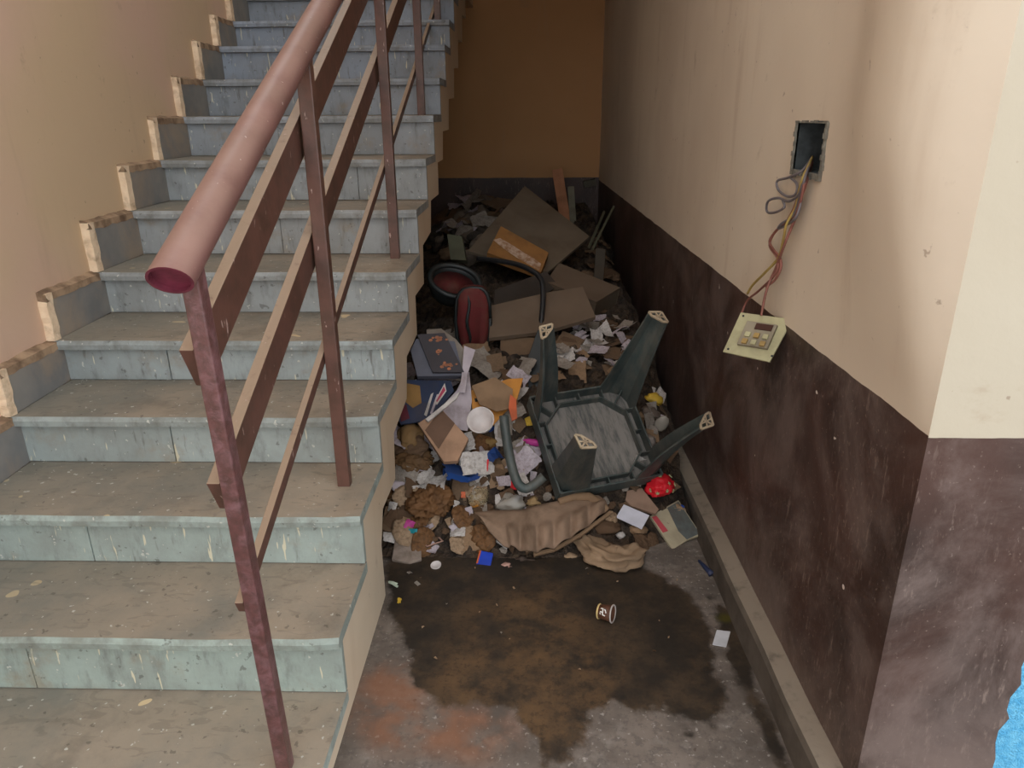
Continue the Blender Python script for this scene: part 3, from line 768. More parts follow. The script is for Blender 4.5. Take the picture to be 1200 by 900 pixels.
V = [q+Vector((.010*mnoise.noise(q*14), .014*mnoise.noise(q*11+Vector((3, 1, 2))), .014*mnoise.noise(q*9+Vector((7, 1, 2))))) for q in V]
MB().add(V, Fq).build('padded_body', REDF, bag, True)
MB().tube([q for q in bagring(-.037, 1.0)]+[bagring(-.037, 1.0)[0]], .008, 8).build('piping', DARKP, bag, True)
MB().tube([cb-loc+Vector((-.018+.006*math.sin(k), -.058+.02*abs(k-5)/5, -.12+.024*k)) for k in range(11)], .007, 6).build('strap', DARKP, bag, True)
tub = tag(empty('black_tub', on_y(533, 330, 3.1)), 'black rimmed tub with a dark red lining beside the stair slab', 'tub')
tn = Vector((.25, -.62, .75)).normalized(); tq = Vector((0, 0, 1)).rotation_difference(tn); tub.rotation_mode = 'QUATERNION'; tub.rotation_quaternion = tq
def ell(rx, ry, z, n=24): return [Vector((rx*math.cos(2*math.pi*k/n), ry*math.sin(2*math.pi*k/n), z)) for k in range(n)]
def loft(rings, cap=True):
    n = len(rings[0]); V = [q for r in rings for q in r]
    F = [(k*n+m, k*n+(m+1) % n, (k+1)*n+(m+1) % n, (k+1)*n+m) for k in range(len(rings)-1) for m in range(n)]
    if cap: F += [tuple(range(n)), tuple((len(rings)-1)*n+m for m in range(n))]
    return V, F
MB().add(*loft([ell(.05, .05, -.12), ell(.10, .08, -.08), ell(.118, .09, 0), ell(.10, .075, .0), ell(.09, .065, -.03)], False)).build('shell', DARKP, tub, True)
r_ = ell(.112, .084, .004); MB().tube(r_+[r_[0]], .013, 8, False).build('rim', DARKP, tub, True)
MB().add(*loft([ell(.092, .068, -.02), ell(.07, .05, -.045), ell(.02, .015, -.05)])).build('lining', REDF, tub, True)

# ------------------------------------------------------------------ books, papers, packets on the left of the heap
BK = Vector((.10, -.72, .69)).normalized()
pbk = on_y(510, 415, 2.55)
led = tag(empty('grey_folder', pbk), 'grey box file lying under the floral notebook by the stair slab', 'folder')
Pl = [on_plane(u, v, pbk, BK)-pbk for u, v in ((481, 410), (488, 397), (533, 400), (543, 440), (489, 441))]
MB().poly(Pl, BK, .03).build('cover', GREYCH, led)
nb = tag(empty('floral_notebook', pbk+BK*.014), 'dark grey notebook printed with three orange flower sprays', 'notebook')
Pn = [on_plane(u, v, pbk+BK*.014, BK)-(pbk+BK*.014) for u, v in ((489, 392), (521, 390), (544, 436), (507, 436))]
MB().poly(Pn, BK, .012).build('cover', TEXD, nb)
pr_o = basic('orange_print', lin(176, 112, 78), lin(120, 84, 66), 50, .7)
e1 = (Pn[1]-Pn[0]); e2 = (Pn[3]-Pn[0])
for (s, t_, rad) in ((.62, .16, .017), (.45, .5, .011), (.68, .86, .016)):
    c_ = Pn[0]+e1*s+e2*t_
    mb = MB(); ax = e1.normalized(); ay = BK.cross(ax)
    rg = random.Random(int(s*100))
    for k in range(9):
        an = rg.uniform(0, 6.28); rr_ = rad*rg.uniform(.2, 1.5); c2 = c_+ax*math.cos(an)*rr_*1.5+ay*math.sin(an)*rr_*.6
        q_ = rad*rg.uniform(.22, .42); mb.poly([c2+ax*math.cos(6.283*j/6)*q_*1.3+ay*math.sin(6.283*j/6)*q_+BK*.0012 for j in range(6)], BK, .001)
    mb.build('flower_print', pr_o, nb)
MB().poly([on_plane(u, v, pbk-BK*.03, BK)-pbk for u, v in ((500, 386), (517, 385), (535, 398), (548, 415), (543, 438), (500, 438))], BK, .02).build('page_block', P_GREY, led)

def flat(name, px, n, th, mat, label, cat, dep=None, group=None, lift=.01, parts=None, bevel=0):
    cu = sum(p[0] for p in px)/len(px); cv = sum(p[1] for p in px)/len(px)
    p0 = on_y(cu, cv, dep) if dep else at(cu, cv, lift)
    o, c = poly_px(name, px, n, th, mat, p=p0, bevel=bevel)
    tag(o, label, cat, group)
    for (nm, ppx, m) in (parts or []):
        nn_ = Vector(n).normalized()
        MB().poly([on_plane(u, v, p0+nn_*.0015, nn_)-c for u, v in ppx], nn_, .0014).build(nm, m, o)
    return o
UPN = (.05, -.6, .8)
# colourful magazine under the folder
MAG = pm('magazine_photo', 44, 54, 78, rough=.4)
flat('magazine', [(470, 445), (528, 446), (532, 458), (505, 492), (470, 497), (462, 480)], (.1, -.62, .78), .008, MAG, 'dark blue magazine with an ochre picture below the grey box file', 'magazine', 2.43,
     parts=[('ochre_picture', [(470, 448), (492, 452), (494, 472), (484, 478), (474, 470)], pm('ochre_print', 138, 104, 60)),
            ('red_print', [(468, 478), (476, 474), (480, 490), (470, 494)], pm('crimson_print', 90, 30, 44)),
            ('white_scribble', [(505, 462), (508, 460), (500, 488), (497, 486)], P_WHITE), ('pale_scribble', [(512, 462), (515, 462), (506, 486), (504, 484)], P_LILAC)])
flat('pink_leaflet', [(521, 449), (523, 458), (512, 474), (508, 473)], (-.3, -.6, .7), .002, P_WHITE, 'small folded pink and white leaflet standing by the magazine', 'leaflet', 2.36,
     parts=[('pink_print', [(520, 453), (522, 457), (512, 471), (511, 470)], pm('dusty_pink', 170, 70, 90))])
flat('white_paper', [(535, 458), (545, 437), (550, 436), (553, 470), (548, 505), (520, 500), (496, 500), (514, 480)], (.15, -.6, .8), .002, P_LILAC, 'crinkled pale lilac paper sheets behind the brown notebook', 'paper', 2.42)
flat('paper_roll', [(539, 458), (536, 466), (502, 494), (498, 491)], (.1, -.6, .7), .012, P_WHITE, 'long white folded paper strip beside the magazine', 'paper', 2.34, bevel=.003)
flat('tall_white_paper', [(544, 405), (557, 410), (548, 438), (545, 460), (538, 460), (541, 440)], (.1, -.7, .7), .002, P_LILAC, 'white paper edge sticking up right of the floral notebook', 'paper', 2.5)
nb2 = flat('notebook', [(490, 496), (517, 479), (549, 514), (536, 540), (520, 541)], (.05, -.62, .78), .022, pm('pinkish_board', 168, 132, 106, rough=.8), 'worn pinkish notebook with a darker brown square patch', 'notebook', 2.27,
     parts=[('brown_patch', [(498, 504), (517, 480), (533, 496), (514, 526)], pm('brown_patch', 108, 82, 66))])
flat('tan_card', [(553, 452), (580, 442), (601, 456), (600, 478), (582, 482), (562, 474)], (.05, -.6, .8), .004, CARD, 'rounded tan cardboard flap beside the orange folder', 'cardboard', 2.44)
flat('orange_folder', [(551, 458), (596, 444), (613, 443), (606, 468), (578, 498), (555, 490)], (.05, -.6, .8), .004, pm('orange_folder', 206, 140, 64, rough=.6, dirtamt=.3), 'bright orange folder under the tan cardboard flap', 'folder', 2.47,
     parts=[('punch_hole', [(556, 467), (560, 466), (561, 470), (557, 471)], DARKP)])
flat('red_packet', [(598, 462), (605, 468), (606, 490), (600, 493), (596, 478)], (.1, -.6, .8), .006, ORANGEW, 'small orange red packet left of the chair legs', 'packet', 2.34)

# white plastic bowl
bowl = tag(empty('plastic_bowl', on_y(563, 492, 2.28)), 'cloudy white plastic bowl tipped towards the viewer', 'bowl')
tn = Vector((-.1, -.72, .68)).normalized(); bowl.rotation_mode = 'QUATERNION'; bowl.rotation_quaternion = Vector((0, 0, 1)).rotation_difference(tn)
PLW = pm('milky_plastic', 214, 204, 200, rough=.4, dirtamt=.12)
MB().add(*loft([ell(.026, .026, -.05), ell(.040, .040, -.03), ell(.046, .046, .0), ell(.043, .043, .0), ell(.037, .037, -.028), ell(.022, .022, -.045)])).build('bowl_body', PLW, bowl, True)
r_ = ell(.046, .046, 0); MB().tube(r_+[r_[0]], .0025, 6, False).build('bowl_rim', PLW, bowl, True)

# crumpled things placed on the heap: (name, kind, px, size, material, label, category, options)
def crumpled(name, u, v, sx, sy, sz, mat, label, cat, seed, yaw=0, amp=.35, sink=.01, freq=3., sub=3, smooth=True, group=None, lift=0, flat_=.3):
    o = lump(name, sx, sy, sz, mat, seed, amp=amp, freq=freq, sub=sub, smooth=smooth)
    set_at(o, u, v, yaw, sink, flat_, lift=lift); return tag(o, label, cat, group)
crumpled('rotten_cloth', 505, 592, .085, .07, .05, ROTC, 'slimy brown rotting cloth bundle beside the bottom of the stair slab', 'cloth', 11, amp=.4, sub=5, freq=4.5)
crumpled('rotten_cloth', 486, 545, .075, .06, .035, pm('brown_rag', 98, 72, 46, rough=.75, dirtamt=.7), 'brown rag heap below the dark blue magazine', 'cloth', 12, amp=.4, sub=5, freq=4)
crumpled('rotten_cloth', 482, 515, .055, .06, .04, pm('ochre_rag', 124, 96, 62, rough=.8, dirtamt=.6), 'ochre sack bulging beside the pinkish notebook', 'cloth', 13, amp=.2, sub=4, freq=3)
crumpled('greasy_paper', 570, 520, .042, .030, .022, pm('greasy_paper', 132, 104, 62, rough=.45), 'greasy yellow brown paper lump under the plastic bowl', 'paper', 14, amp=.3)
crumpled('stained_packet', 552, 542, .040, .028, .02, pm('orange_stained_paper', 176, 96, 62, rough=.6, dirtamt=.4), 'orange stained paper packet beside the blue wrapper', 'packet', 15, yaw=20, amp=.3)
o = sheet('blue_wrapper', .11, .085, BLUEW, 21, amp=.5, ragged=.05, n=14, fold=8); set_at(o, 542, 560, 15, -.0); tag(o, 'creased dark blue plastic wrapper with white dots, lower left of the chair arm', 'wrapper')
o = sheet('blue_wrapper', .055, .04, BLUEW, 22, amp=.6, n=10); set_at(o, 580, 541, 50, -.01); tag(o, 'small bright blue wrapper right of the orange stained packet', 'wrapper')
crumpled('clear_bag', 560, 585, .036, .034, .034, CLEARD, 'clear plastic bag holding amber residue, left of the pair of clear bags', 'plastic bag', 16, amp=.3)
crumpled('clear_bag', 598, 590, .050, .036, .030, CLEARP, 'crumpled clear plastic bag under the chair arm', 'plastic bag', 17, amp=.45, freq=5)
crumpled('bag_contents', 557, 590, .018, .016, .016, pm('amber_food', 176, 116, 46, rough=.4), 'amber food scrap inside the left clear bag', 'food', 18, lift=.006)
crumpled('folded_paper', 625, 590, .026, .018, .02, pm('tan_paper', 176, 146, 104), 'small folded tan paper beside the clear bag', 'paper', 19, amp=.5)
o = sheet('lilac_tissue', .045, .06, P_LILAC, 31, amp=.5, ragged=.06); set_at(o, 470, 575, 30); tag(o, 'limp lilac tissue at the foot of the stair slab', 'tissue')
crumpled('cigarette_pack', 478, 580, .008, .012, .012, ORANGEW, 'tiny bright orange scrap on the lilac tissue', 'scrap', 20, amp=.2, lift=.015)
crumpled('magenta_wrapper', 625, 518, .040, .014, .014, PINKW, 'shiny magenta wrapper under the left side of the chair', 'wrapper', 23, yaw=-15, amp=.3, lift=.02)
crumpled('white_wrapper', 612, 530, .040, .025, .016, P_LILAC, 'pale lilac wrapper under the left side of the chair', 'wrapper', 24, amp=.4)

# crushed corrugated carton in front of the chair
def corrugated():
    o = tag(empty('crushed_carton', (0, 0, 0)), 'crushed brown corrugated carton with ridged edge in front of the chair', 'carton')
    p0 = on_z(625, 628, .07); n0 = Vector((.05, -.5, .86)).normalized()
    top_px = [(556, 600), (580, 598), (610, 597), (640, 590), (672, 582), (700, 580)]
    bot_px = [(572, 622), (590, 640), (620, 650), (650, 643), (680, 625), (714, 598)]
    V = []; N = 110; K = 14
    def cat(px, s):
        x = s*(len(px)-1); i = min(int(x), len(px)-2); f = x-i; return (px[i][0]+(px[i+1][0]-px[i][0])*f, px[i][1]+(px[i+1][1]-px[i][1])*f)
    for i in range(N+1):
        s = i/N; a_ = cat(top_px, s); b_ = cat(bot_px, s)
        for k in range(K+1):
            t_ = k/K; u = a_[0]+(b_[0]-a_[0])*t_; v = a_[1]+(b_[1]-a_[1])*t_
            rid = min(1, max(0, (t_-.40)/.25))*(.024*abs(math.sin(s*24+1.5*t_))) if s > .25 else 0
            P = on_plane(u, v, p0, n0)+n0*(.02*math.sin(t_*3.0)+rid+.006*mnoise.noise(Vector((s*6, t_*4, 2))))
            V.append(P)
    m = len(V); F = [(i*(K+1)+k, (i+1)*(K+1)+k, (i+1)*(K+1)+k+1, i*(K+1)+k+1) for i in range(N) for k in range(K)]
    V2 = [q-n0*.006 for q in V]
    F += [tuple(m+j for j in reversed(f)) for f in F]
    rim = [i*(K+1) for i in range(N+1)]+[N*(K+1)+k for k in range(1, K+1)]+[i*(K+1)+K for i in range(N-1, -1, -1)]+[k for k in range(K-1, 0, -1)]
    F += [(rim[j], m+rim[j], m+rim[(j+1) % len(rim)], rim[(j+1) % len(rim)]) for j in range(len(rim))]
    MB().add(V+V2, F).build('top_sheet', pm('corrugated_board', 146, 120, 100, rough=.9, dirtamt=.8, scale=9), o, True)
    # lower flap, a long folded lip
    V = []; px = [(625, 650), (650, 644), (680, 627), (700, 612), (716, 600)]
    mb = MB()
    for q0, q1 in zip(px[:-1], px[1:]):
        mb.bar(on_plane(*q0, p0-n0*.015, n0), on_plane(*q1, p0-n0*.015, n0), .012, .012, n0)
    mb.build('folded_lip', CARD, o, bevel=.002)
    MB().tube([on_plane(u, v, p0+n0*.012, n0) for u, v in ((655, 588), (672, 582), (690, 582), (704, 590), (712, 598))], [.012, .014, .016, .014, .010], 8).build('rolled_edge', CARD, o, True)
    return o
corrugated()

# items in front, on the floor side of the heap
flat('newspaper_wad', [(464, 625), (493, 628), (494, 655), (480, 660), (459, 655)], (.05, -.35, .93), .018, pm('news_wad', 150, 134, 122, scale=30, dirtamt=.6), 'folded dirty newspaper square at the foot of the stair slab', 'newspaper', None, lift=.02, bevel=.003)
o = sheet('teal_wrapper', .05, .014, TEALW, 41, amp=.5, n=8); set_at(o, 482, 626, -12, -.02); tag(o, 'thin teal plastic strip above the newspaper square', 'wrapper')
# open little carton
ct = tag(empty('small_carton', on_z(506, 643, .0)), 'small open carton with white edges beside the newspaper square', 'carton')
ct.rotation_euler = (0, 0, math.radians(35))
CT = pm('carton_inner', 70, 60, 52); CTE = pm('carton_edge', 190, 150, 134)
for (x0, x1, y0, y1) in ((-.03, .03, -.026, -.023), (-.03, .03, .023, .026), (-.03, -.027, -.023, .023), (.027, .03, -.023, .023)):
    w = MB().box(x0, x1, y0, y1, 0, .032).build('wall_panel', CT, ct); MB().box(x0-.0008, x1+.0008, y0-.0008, y1+.0008, .032, .0335).build('cut_edge', CTE, w)
MB().box(-.03, .03, -.026, .026, 0, .002).build('base', CT, ct)
# paper cup on its side in the rags
def cup(name, loc, axis, r0, r1, L, body, rim, label, cat='cup'):
    e_ = empty(name, loc); e_.rotation_mode = 'QUATERNION'; e_.rotation_quaternion = Vector((0, 0, 1)).rotation_difference(Vector(axis).normalized())
    tag(e_, label, cat)
    n = 32
    MB().add(*loft([ell(r0, r0, 0, n), ell(r1, r1, L, n), ell(r1-.0015, r1-.0015, L, n), ell(r0-.0015, r0-.0015, .003, n)])).build('cup_wall', body, e_, True)
    r_ = ell(r1+.001, r1+.001, L, n); MB().tube(r_+[r_[0]], .0022, 6, False).build('rim', rim, e_, True)
    return e_
cup('paper_cup', on_z(526, 612, .06), (.8, -.5, .25), .014, .018, .03, CARD_D, P_GREY, 'small crushed brown cup among the slimy rags')
# round white lid on the floor
ld_ = tag(empty('round_lid', on_z(511, 663, .002)), 'round white plastic lid on the floor in front of the small carton', 'lid')
ld_.rotation_euler = (math.radians(14), math.radians(-6), 0)
MB().add(*loft([ell(.0165, .0165, 0), ell(.0165, .0165, .004), ell(.0145, .0145, .005), ell(.013, .013, .0035), ell(.002, .002, .0035)])).build('disc', PLW, ld_, True)
r_ = ell(.016, .016, .004); MB().tube(r_+[r_[0]], .0015, 6, False).build('lid_rim', PLW, ld_, True)
flat('blue_packet', [(563, 645), (578, 648), (575, 663), (558, 660)], (.05, -.4, .9), .010, pm('royal_blue', 34, 66, 178, rough=.4, dirtamt=.1), 'small royal blue packet lying on the wet floor by the carton', 'packet', None, lift=.012, bevel=.002,
     parts=[('orange_edge', [(562, 645), (564, 645), (560, 660), (558, 660)], ORANGEW)])
crumpled('white_scrap', 567, 636, .009, .007, .008, P_WHITE, 'small white scrap above the royal blue packet', 'scrap', 51)
crumpled('yellow_wrapper', 548, 619, .014, .009, .010, YELW, 'tiny yellow and red sweet wrapper left of the crushed carton', 'wrapper', 52, lift=.005)
crumpled('red_scrap', 546, 629, .006, .005, .005, REDW, 'tiny red scrap below the yellow sweet wrapper', 'scrap', 53)
crumpled('pink_rag', 593, 663, .022, .018, .010, pm('pink_rag', 190, 150, 136, dirtamt=.5), 'pinkish torn rag on the wet floor below the crushed carton', 'rag', 54, amp=.6, freq=5)
crumpled('grey_mulch', 612, 656, .032, .018, .010, pm('mulch', 84, 70, 62, dirtamt=.7), 'dark pulpy mulch beside the pinkish rag', 'mulch', 55, amp=.6, freq=6)
crumpled('brown_pulp', 668, 652, .026, .012, .012, ROT2, 'beige pulpy cardboard crumb right of the mulch', 'cardboard', 56, amp=.4)
crumpled('red_scrap', 678, 661, .008, .006, .006, REDW, 'small red scrap on the wet floor before the dirty cloth', 'scrap', 57)
crumpled('pale_scrap', 642, 657, .012, .006, .006, ROT2, 'pale scrap between the mulch and the beige crumb', 'scrap', 58)
# dirty twisted cloth
mb = MB(); pts = [on_z(u, v, z) for u, v, z in ((680, 628, .03), (692, 640, .022), (706, 650, .02), (722, 655, .02), (737, 652, .022), (748, 642, .026))]
pp = []
for k in range(len(pts)-1):
    for s in range(6): pp.append(pts[k].lerp(pts[k+1], s/6))
pp.append(pts[-1]); c0 = pp[len(pp)//2].copy()
N = 36; rings = []
for i, p in enumerate(pp):
    s = i/(len(pp)-1); R_ = (.016+.012*math.sin(s*3.1))
    d_ = (pp[min(i+1, len(pp)-1)]-pp[max(i-1, 0)]).normalized(); a_ = d_.cross(Vector((0, 0, 1))).normalized(); b_ = a_.cross(d_)
    rings.append([p-c0+(a_*math.cos(6.283*k/N)*1.7+b_*math.sin(6.283*k/N)*.8)*R_*(1+.30*math.sin(5*6.283*k/N+s*5)+.16*math.sin(9*6.283*k/N-s*9)+.12*math.sin(s*30+k)) for k in range(N)])
o = MB().add(*loft(rings)).build('dirty_cloth', ROT2, None, True); o.location = c0; tag(o, 'twisted dirty beige cloth right of the crushed carton', 'cloth')
# right hand side
flat('white_card', [(731, 591), (761, 604), (752, 620), (722, 606)], (.0, -.45, .9), .003, pm('white_card', 206, 204, 214, dirtamt=.06), 'clean white card lying before the lower right chair edge', 'card', None, lift=.03)
flat('folded_carton', [(735, 575), (752, 572), (772, 597), (768, 602), (740, 593), (733, 586)], (.0, -.5, .86), .012, pm('pinkish_carton', 150, 122, 104), 'folded pinkish brown carton behind the white card', 'carton', None, lift=.03)
crumpled('brown_paper', 748, 622, .032, .022, .020, CARD, 'crumpled brown paper ball below the white card', 'paper', 61, amp=.4)
crumpled('white_tissue', 728, 627, .014, .010, .014, P_WHITE, 'small white tissue left of the crumpled brown paper', 'tissue', 62, amp=.5)
crumpled('dark_rag', 712, 618, .045, .030, .02, CARD_D, 'dull brown rag under the white card', 'rag', 63, amp=.35)
mg = flat('torn_magazine', [(762, 605), (795, 586), (822, 627), (807, 632), (788, 644)], (.1, -.45, .9), .010, pm('cream_cover', 176, 164, 138, dirtamt=.25), 'torn cream magazine with a red bar and grey photo by the plinth', 'magazine', None, lift=.03,
     parts=[('red_bar', [(764, 606), (769, 604), (783, 622), (777, 624)], pm('red_bar', 186, 74, 82, dirtamt=.1)),
            ('grey_photo', [(782, 595), (795, 588), (820, 625), (805, 632), (795, 622)], pm('grey_photo', 96, 100, 98, scale=50))])
# red patterned bag with green-white flowers
rb = tag(empty('red_patterned_bag', at(772, 578, .02)), 'red plastic bag printed with pale green strawberries beside the chair', 'bag')
REDP = pm('red_bag_plastic', 214, 34, 46, rough=.4, dirtamt=.08)
bv, bf = lump_mesh(.052, .040, .042, 71, amp=.28, sub=4, freq=3.5)
mesh('crumpled_body', bv, bf, REDP, rb, True)
GRN = pm('pale_green_print', 176, 178, 132, rough=.5, dirtamt=.1)
rg = random.Random(5); tree_pts = [Vector(p) for p in bv]
cands = [p for p in tree_pts if p.y < .012 and p.z > .012]; chosen = []
rg.shuffle(cands)
for p in cands:
    if all((p-q).length > .022 for q in chosen): chosen.append(p)
    if len(chosen) >= 9: break
for p in chosen:
    n_ = (p-Vector((0, 0, .022))).normalized(); a_ = n_.orthogonal().normalized(); b_ = n_.cross(a_)
    k0 = rg.uniform(0, 6); star = []
    for k in range(10):
        r_ = .0075 if k % 2 == 0 else .0035
        star.append(p+n_*.004+(a_*math.cos(k0+k*.628)+b_*math.sin(k0+k*.628))*r_)
    MB().poly(star, n_, .003).build('leaf_print', GRN, rb)
crumpled('blue_wrapper', 799, 596, .010, .012, .016, pm('cobalt_wrapper', 38, 76, 170, rough=.35, dirtamt=.1), 'small cobalt wrapper tucked behind the torn magazine', 'wrapper', 72, lift=.01)
crumpled('blue_wrapper', 806, 632, .011, .007, .008, pm('light_blue_wrapper', 70, 120, 190, rough=.4), 'tiny blue and yellow wrapper under the torn magazine corner', 'wrapper', 73)
crumpled('yellow_scrap', 800, 636, .007, .005, .005, YELW, 'tiny yellow scrap at the torn magazine corner', 'scrap', 74)
# right of the chair
crumpled('yellow_wrapper', 766, 468, .030, .020, .020, YELW, 'yellow crisp wrapper right of the chair below its tallest leg', 'wrapper', 75, amp=.5, lift=.02)
crumpled('plastic_cup', 772, 500, .026, .022, .045, CLEARP, 'crushed clear plastic cup between the chair and the right wall', 'cup', 76, amp=.2, lift=.03)
crumpled('white_bag', 758, 520, .030, .025, .03, pm('milky_bag', 150, 138, 130, rough=.4), 'milky plastic bag right of the chair seat', 'plastic bag', 77, amp=.4, lift=.02)
crumpled('grey_cloth', 762, 485, .04, .03, .025, pm('grey_cloth', 110, 96, 86), 'grey rag under the yellow crisp wrapper', 'rag', 78, amp=.3)

# floor litter
cp = cup('paper_cup', on_z(701, 716, .0205), (.90, -.40, .10), .0195, .0235, .043, pm('brown_cup', 92, 60, 44, rough=.5, dirtamt=.1), P_WHITE, 'small brown paper cup with a white mark lying alone on the wet floor')
MB().tube([q for q in ell(.0197, .0197, .003, 32)]+[ell(.0197, .0197, .003, 32)[0]], .0026, 6, False).build('cream_band', pm('cream_band', 218, 190, 130), cp, True)
# the white mark printed on the side that faces up and forwards
R_inv = cp.rotation_quaternion.inverted()
fdir = R_inv @ (CAM-cp.location).normalized(); phi0 = math.atan2(fdir.y, fdir.x)
WM = pm('white_mark', 226, 224, 220, dirtamt=.05)
def curved(strokes, rad0, rad1, L):
    mb = MB()
    for (p0, p1, w) in strokes:
        K = 6; 
        for k in range(K):
            q = []
            d_ = Vector((p1[0]-p0[0], p1[1]-p0[1])); nn_ = Vector((-d_.y, d_.x)).normalized()*w/2
            for (s, g) in ((k/K, -1), ((k+1)/K, -1), ((k+1)/K, 1), (k/K, 1)):
                a_ = p0[0]+d_.x*s+nn_.x*g; b_ = p0[1]+d_.y*s+nn_.y*g
                rr_ = rad0+(rad1-rad0)*(b_/L)+.0007; an = phi0+a_/rr_
                q.append(Vector((rr_*math.cos(an), rr_*math.sin(an), b_)))
            mb.add(q, [(0, 1, 2, 3)])
    return mb
curved([((-.009, .020), (.008, .020), .003), ((-.009, .020), (-.009, .012), .003), ((-.004, .028), (-.008, .024), .003), ((.008, .020), (.010, .028), .003), ((0, .012), (.002, .020), .003),
        ((.003, .012), (.008, .014), .003), ((-.004, .028), (.002, .030), .0025)], .0195, .0235, .043).build('white_mark', WM, cp)
o = flat('white_note', [(840, 738), (856, 740), (851, 758), (835, 755)], (0, 0, 1), .002, pm('white_note', 206, 206, 210, dirtamt=.05), 'small white paper square on the floor near the plinth', 'paper', None, lift=.003)
o = MB().tube([Vector((0, 0, 0)), Vector((.01, -.03, 0)), Vector((.018, -.06, .002)), Vector((.024, -.075, 0))], [.004, .007, .008, .012], 8).build('navy_strip', NAVY, None, True)
o.location = on_z(819, 657, .006); tag(o, 'navy plastic strip on the floor beside the plinth', 'strip')
def chip(name, u, v, s, mat, label, cat='scrap', z=.003, seed=0):
    o = sheet(name, s, s*.5, mat, seed, amp=.4, n=4, ragged=.12); o.location = on_z(u, v, z); o.rotation_euler = (0, 0, seed*1.3); return tag(o, label, cat)
chip('yellow_leaf', 468, 704, .022, YELW, 'small yellow leaf scrap on the wet floor by the stair foot', 'leaf', seed=81)
chip('green_wrapper', 461, 686, .026, pm('pale_green_wrap', 180, 190, 170), 'white and green wrapper scrap at the stair foot', 'wrapper', seed=82)
chip('grey_scrap', 480, 672, .018, P_GREY, 'grey scrap left of the round white lid', seed=83)
chip('grey_scrap', 489, 684, .020, P_GREY, 'grey curled scrap below the round white lid', seed=84)
for k in range(26):
    u = random.uniform(470, 800); v = random.uniform(665, 790)
    o = chip('floor_crumb', u, v, random.uniform(.004, .009), random.choice([P_GREY, ROT2, CARD_D]), 'tiny crumb of litter strewn on the wet floor', 'crumb', seed=100+k); o['group'] = 'crumbs on the wet floor'

# ------------------------------------------------------------------ many scraps that fill the heap
LAND = [((620, 262), 'on the large plywood board'), ((603, 292), 'by the taped orange carton'), ((690, 335), 'by the wooden crate'), ((555, 372), 'beside the red bag'),
        ((533, 325), 'beside the black tub'), ((512, 415), 'beside the floral notebook'), ((490, 470), 'by the dark blue magazine'), ((525, 512), 'next to the pinkish notebook'),
        ((563, 492), 'around the white plastic bowl'), ((585, 460), 'around the orange folder'), ((640, 365), 'by the brown laminate board'), ((600, 515), 'beside the chair arm'),
        ((540, 558), 'near the blue wrapper'), ((500, 590), 'around the slimy brown cloth'), ((585, 585), 'near the clear bags'), ((640, 615), 'around the crushed carton'),
        ((478, 640), 'beside the newspaper square'), ((720, 645), 'near the twisted dirty cloth'), ((745, 605), 'near the white card'), ((772, 575), 'beside the red patterned bag'),
        ((690, 405), 'between the chair and the brown board'), ((740, 430), 'near the tall chair leg'), ((765, 480), 'right of the chair'), ((615, 420), 'left of the chair legs'),
        ((535, 245), 'at the far left of the heap'), ((560, 275), 'left of the large plywood board'), ((655, 225), 'by the upright plank'), ((705, 270), 'by the leaning sticks'), ((790, 615), 'by the torn magazine')]
def scatter(name, n, region, mats, size, noun, cat, group, seed, kind='sheet', lift=.01):
    """mats: list of (material, colour word)"""
    rng = random.Random(seed); ms = []
    for s in range(max(6, len(mats))):
        if kind == 'sheet': v, f = sheet_mesh(1, .7, seed*10+s, amp=.32, th=.010, n=8, ragged=.035, fold=6)
        elif kind == 'card': v, f = sheet_mesh(1, .75, seed*10+s, amp=.10, th=.03, n=6, ragged=.03, fold=3)
        elif kind == 'crumple': v, f = rag_mesh(seed*10+s)
        else: v, f = lump_mesh(.5, .42, .36, seed*10+s, amp=.45, sub=3 if size[1] > .06 else 2, freq=3.5)
        me = bpy.data.meshes.new(name); me.from_pydata([tuple(q) for q in v], [], f); me.update()
        if kind in ('crumple', 'lump'): me.polygons.foreach_set('use_smooth', [True]*len(me.polygons))
        me.materials.append(mats[s % len(mats)][0]); ms.append((me, mats[s % len(mats)][1]))
    k = 0; tries = 0
    while k < n and tries < n*20:
        tries += 1
        u = rng.uniform(region[0], region[2]); v = rng.uniform(region[1], region[3])
        p = at(u, v)
        if p.x > xw(p.y)-.09 or p.y > 5.85 or p.x < -1.0: continue
        me, word = ms[k % len(ms)]
        o = bpy.data.objects.new(name, me); COL.objects.link(o)
        nn_ = (nrm(p)+Vector((rng.uniform(-.5, .5), rng.uniform(-.6, .3), 0))).normalized()
        o.rotation_mode = 'QUATERNION'; o.rotation_quaternion = Vector((0, 0, 1)).rotation_difference(nn_) @ Matrix.Rotation(rng.uniform(0, 6.28), 3, 'Z').to_quaternion()
        s = rng.uniform(*size); o.scale = (s, s, s); o.location = p+Vector((0, 0, lift*rng.random()))
        sz = 'small' if s < size[0]+(size[1]-size[0])*.5 else 'larger'
        wh = min(LAND, key=lambda L: (L[0][0]-u)**2+(L[0][1]-v)**2)[1]
        tag(o, f'{sz} {word} {noun} {wh}', cat, group); k += 1
WH = [(P_WHITE, 'white'), (P_LILAC, 'pale lilac'), (P_GREY, 'grey')]
CB = [(CARD, 'tan'), (CARD2, 'dull brown'), (CARD_D, 'dark brown')]
RAGS = [(ROTC, 'slimy brown'), (CARD_D, 'dark brown'), (ROT2, 'dirty beige')]
BRIGHT = [(ORANGEW, 'orange'), (BLUEW, 'blue'), (YELW, 'yellow'), (P_WHITE, 'white'), (PINKW, 'magenta'), (TEALW, 'teal'), (REDW, 'red')]
scatter('cardboard_scrap', 34, (460, 510, 640, 640), CB, (.05, .11), 'torn cardboard scrap', 'cardboard', 'cardboard scraps low in the heap', 1, 'card')
